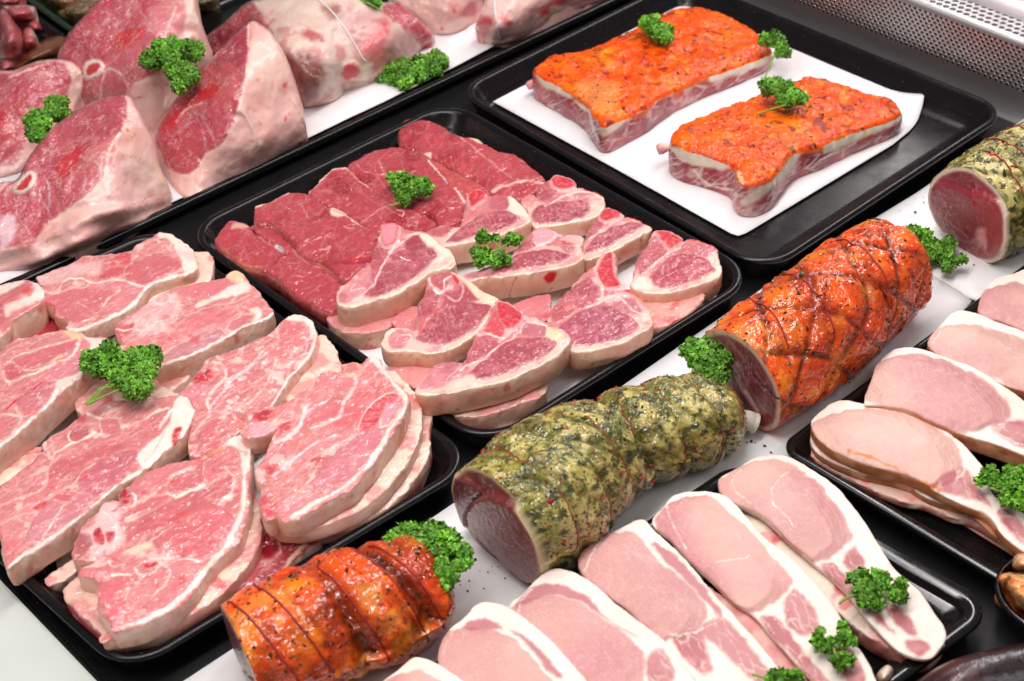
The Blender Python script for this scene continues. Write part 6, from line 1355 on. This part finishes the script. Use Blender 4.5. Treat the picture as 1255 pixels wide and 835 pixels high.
bacon('second smoked slice from the front, pale oval eye', fp('262,382 282,320 298,278 340,238 402,233 482,258 562,288 642,338 720,395 790,440 780,560 700,525 620,493 520,463 440,433 380,403 300,388'), .042, [fp('288,310 330,264 420,254 530,290 620,350 657,402 642,432 560,452 480,432 380,392 300,352')], [], [fp('605,455 660,430 740,450 740,520 680,505')], [(fp('640,440 610,460 690,500'), 2)], 525, .020, (0, 0), GBS, eyec=EY, sidec=BR)
bacon('front smoked slice on its stack, grey pink oval eye with a pale streak', fp('118,440 148,400 198,373 262,383 352,398 432,428 512,478 562,528 588,562 603,618 652,658 720,700 720,790 640,742 598,682 520,652 440,612 380,582 300,562 220,532 150,492'), .038, [fp('162,430 230,403 320,403 420,428 490,478 527,540 502,592 440,607 330,572 220,522 168,470')], [], [fp('450,610 520,560 560,600 600,660 540,640'), fp('620,680 650,670 700,730 690,760 650,730')], [(fp('500,600 530,570 528,540'), 2)], 526, .012, (0, 0), GBS, eyec=EY, sidec=BR,
      extra=lambda p: (p.line(fp('220,520 300,545 400,590 470,620'), 3, S(214, 140, 80), fat=.3), p.fill(fp('200,470 300,440 420,460 470,500 360,510'), S(226, 196, 184), 8, .6)))
# small scraps
def scrap(p): p.c[:] = S(240, 216, 196); p.f[:] = 1.
# spiced chicken in the dish
fr7 = fr(1105, 640, 5.967)
def chick(p):
    p.c[:] = S(246, 186, 128); p.f[:] = .5; p.blot(S(242, 208, 170), 40, .5, .15, .7, 1); p.blot(S(222, 104, 26), 60, .56, .08, .85, 2); p.blot(S(206, 80, 20), 110, .60, .06, .8, 3); p.blot(S(70, 66, 26), 120, .66, .04, .8, 4); p.h += .002 * (p.n(90, 5, 3) - .5)
dome('chicken_piece', 'upper spiced chicken piece in the dish at the right edge', 'chicken', 'spiced chicken pieces in the dish', fr7('800,340 830,240 900,228 1010,240 1040,340 960,375 860,372'), .02, .046, chick, 531, M_SAUCE, 1.6, names={0: 'meat'}, rnd=5, rdrop=.006)
dome('chicken_piece', 'lower spiced chicken piece with orange seasoning, in the dish at the right edge', 'chicken', 'spiced chicken pieces in the dish', fr7('705,412 760,373 900,368 1040,380 1060,700 960,700 900,665 845,640 800,562 755,500'), .016, .05, chick, 532, M_SAUCE, 1.6, names={0: 'meat'}, rnd=5, rdrop=.006)
dome('fat_scrap', 'small white scrap of fat at the bottom edge near the bacon tails', 'scrap', None, fo('758,790 790,758 812,770 808,800 790,830 765,830'), .020, .036, scrap, 533, M_FATRIM, 1.5, names={0: 'fat'}, rnd=4)
# ------------------------------------------------------------------ parsley
def sc_(f, txt, rad, dz=()):
    p = f(txt); r = rad if hasattr(rad, '__len__') else [rad] * len(p)
    return [(x, y, rr) + ((dz[i],) if i < len(dz) else ()) for i, ((x, y), rr) in enumerate(zip(p, r))]
parsley('parsley sprig in two clumps on the leg at the top edge', sc_(fa, '480,180 520,150 570,165 550,235 530,215', (20, 22, 18, 19, 15)), .112, [fa('520,200 560,220')], 601)
parsley('parsley sprig on the leg at the left edge', sc_(fa, '125,370 150,355 120,400 172,325', (18, 16, 15, 15)), .09, [], 602)
parsley('parsley sprig on white paper in front of the tied shank', sc_(fh, '895,330 950,355 1060,300 920,290 1010,330', (20, 18, 20, 16, 18)), .014, [], 603)
parsley('small parsley sprig on the fourth red steak', sc_(g3, '325,425 430,450 340,505 380,440', (13, 12, 13, 11)), .046, [g3('255,548 300,538 335,510')], 604)
parsley('open parsley sprig with a forked stem on the loin chops', sc_(g4, '935,190 1075,200 890,290 1000,300', (11, 10, 13, 11)), .060, [g4('880,300 1000,245 1050,210'), g4('1000,245 960,200')], 605, dens=.8)
parsley('parsley sprig in the middle of the larger orange rack', sc_(fi, '710,105 750,128', (17, 15)), .056, [fi('740,110 775,75')], 606)
parsley('parsley sprig hanging at the right end of the larger orange rack', sc_(fi, '1160,150 1185,185', (14, 12)), .050, [fi('1165,190 1145,240 1128,278')], 607)
parsley('parsley sprig on the far edge of the smaller orange rack', sc_(fj, '435,140 490,170', (16, 17)), .064, [fj('470,185 420,200 372,217')], 608)
parsley('curly parsley head between the green joint and the large orange joint', sc_(fl, '875,95 930,110 890,145', (25, 24, 20)), .075, [fl('930,140 935,180 930,215')], 609, bright=.9)
parsley('parsley sprig on the board between the large orange joint and the right herb joint', sc_(fk, '840,90 890,150 955,180 960,130', (17, 16, 15, 12)), .022, [fk('870,150 930,115 985,125')], 610)
parsley('big parsley sprig with three stems among the lamb shoulder chops', sc_(f8, '570,265 660,270 790,250 770,390 720,330', (24, 18, 23, 21, 18)), .072, [f8('478,478 530,430 580,375 640,345'), f8('490,470 570,430 660,390'), f8('475,470 540,400 590,380 690,375')], 611, dens=1.1)
parsley('bright curly parsley heap behind the small orange joint', sc_(fm, '850,145 920,150 1000,170 1030,240 1000,290 940,220', (22, 24, 25, 22, 20, 22)), .070, [], 612, bright=1.15)
parsley('parsley sprig on the tail of the rightmost raw bacon slice', sc_(fo, '725,470 745,540 820,520', (17, 17, 16)), .046, [fo('630,552 660,530 700,520')], 613)
parsley('open parsley sprig near the lower end of the second raw bacon slice', sc_(fo, '570,680 650,660 632,748', (11, 13, 11)), .050, [fo('575,685 610,700 640,660'), fo('610,700 625,740')], 614, dens=.8)
parsley('parsley sprig cut by the bottom edge of the picture, on the raw bacon', sc_(fo, '430,808 470,805', (16, 13)), .052, [fo('335,790 370,800 400,810')], 615)
parsley('parsley sprig on the smoked bacon at the right edge', sc_(fo, '1130,130 1190,150 1235,195 1245,130', (16, 16, 16, 14)), .050, [fo('1140,160 1180,172 1220,170')], 616)
parsley('parsley at the top edge on the tied shank, with thin stalks', sc_(fh, '800,5 760,-8', (10, 9)), .09, [fh('730,0 800,25 840,55'), fh('745,-5 810,30')], 617, dens=.7)
# loose crumbs of pepper and herb on the boards and the deck
def crumbs(name, label, pts, z, spread, count, cols, seed, size):
    r = np.random.default_rng(seed); P = []
    for x, y in pts: P.append(np.column_stack([unproj(np.column_stack([r.normal(x, spread, count), r.normal(y, spread * .7, count)]), z)]))
    P = np.vstack(P); n = len(P); s = size * r.lognormal(0, .5, n)[:, None]; a = r.uniform(0, 6.28, n); u = np.column_stack([np.cos(a), np.sin(a), 0 * a]); v = np.column_stack([-np.sin(a), np.cos(a), 0 * a]); k = np.array([0, 0, 1.])
    V = np.stack([P + u * s * 1.5, P + v * s, P - u * s * 1.3, P - v * s, P + k * s], 1).reshape(-1, 3); i = np.arange(n) * 5
    T = np.vstack([np.column_stack([i + x, i + y, i + 4]) for x, y in ((0, 1), (1, 2), (2, 3), (3, 0))])
    o = mesh(name, V, T, M_FLECK, None, np.repeat(np.asarray(cols)[r.integers(0, len(cols), n)], 5, 0), smooth=False); tag(o, label, 'crumbs', None, 'stuff')
crumbs('spice_crumbs', 'red and dark spice crumbs on the white board', [(1165, 330), (1120, 350), (1160, 318), (1185, 300), (918, 545), (925, 540), (1055, 462)], .0108, 14, 3, [S(120, 30, 20), S(150, 40, 20), S(60, 40, 20)], 3, .0012)
crumbs('herb_crumbs', 'tiny herb crumbs on the board near the green joint', [(590, 700), (600, 690), (560, 730), (575, 715), (1120, 250), (1130, 262)], .0112, 12, 4, [S(80, 80, 40), S(60, 70, 30)], 4, .0006)
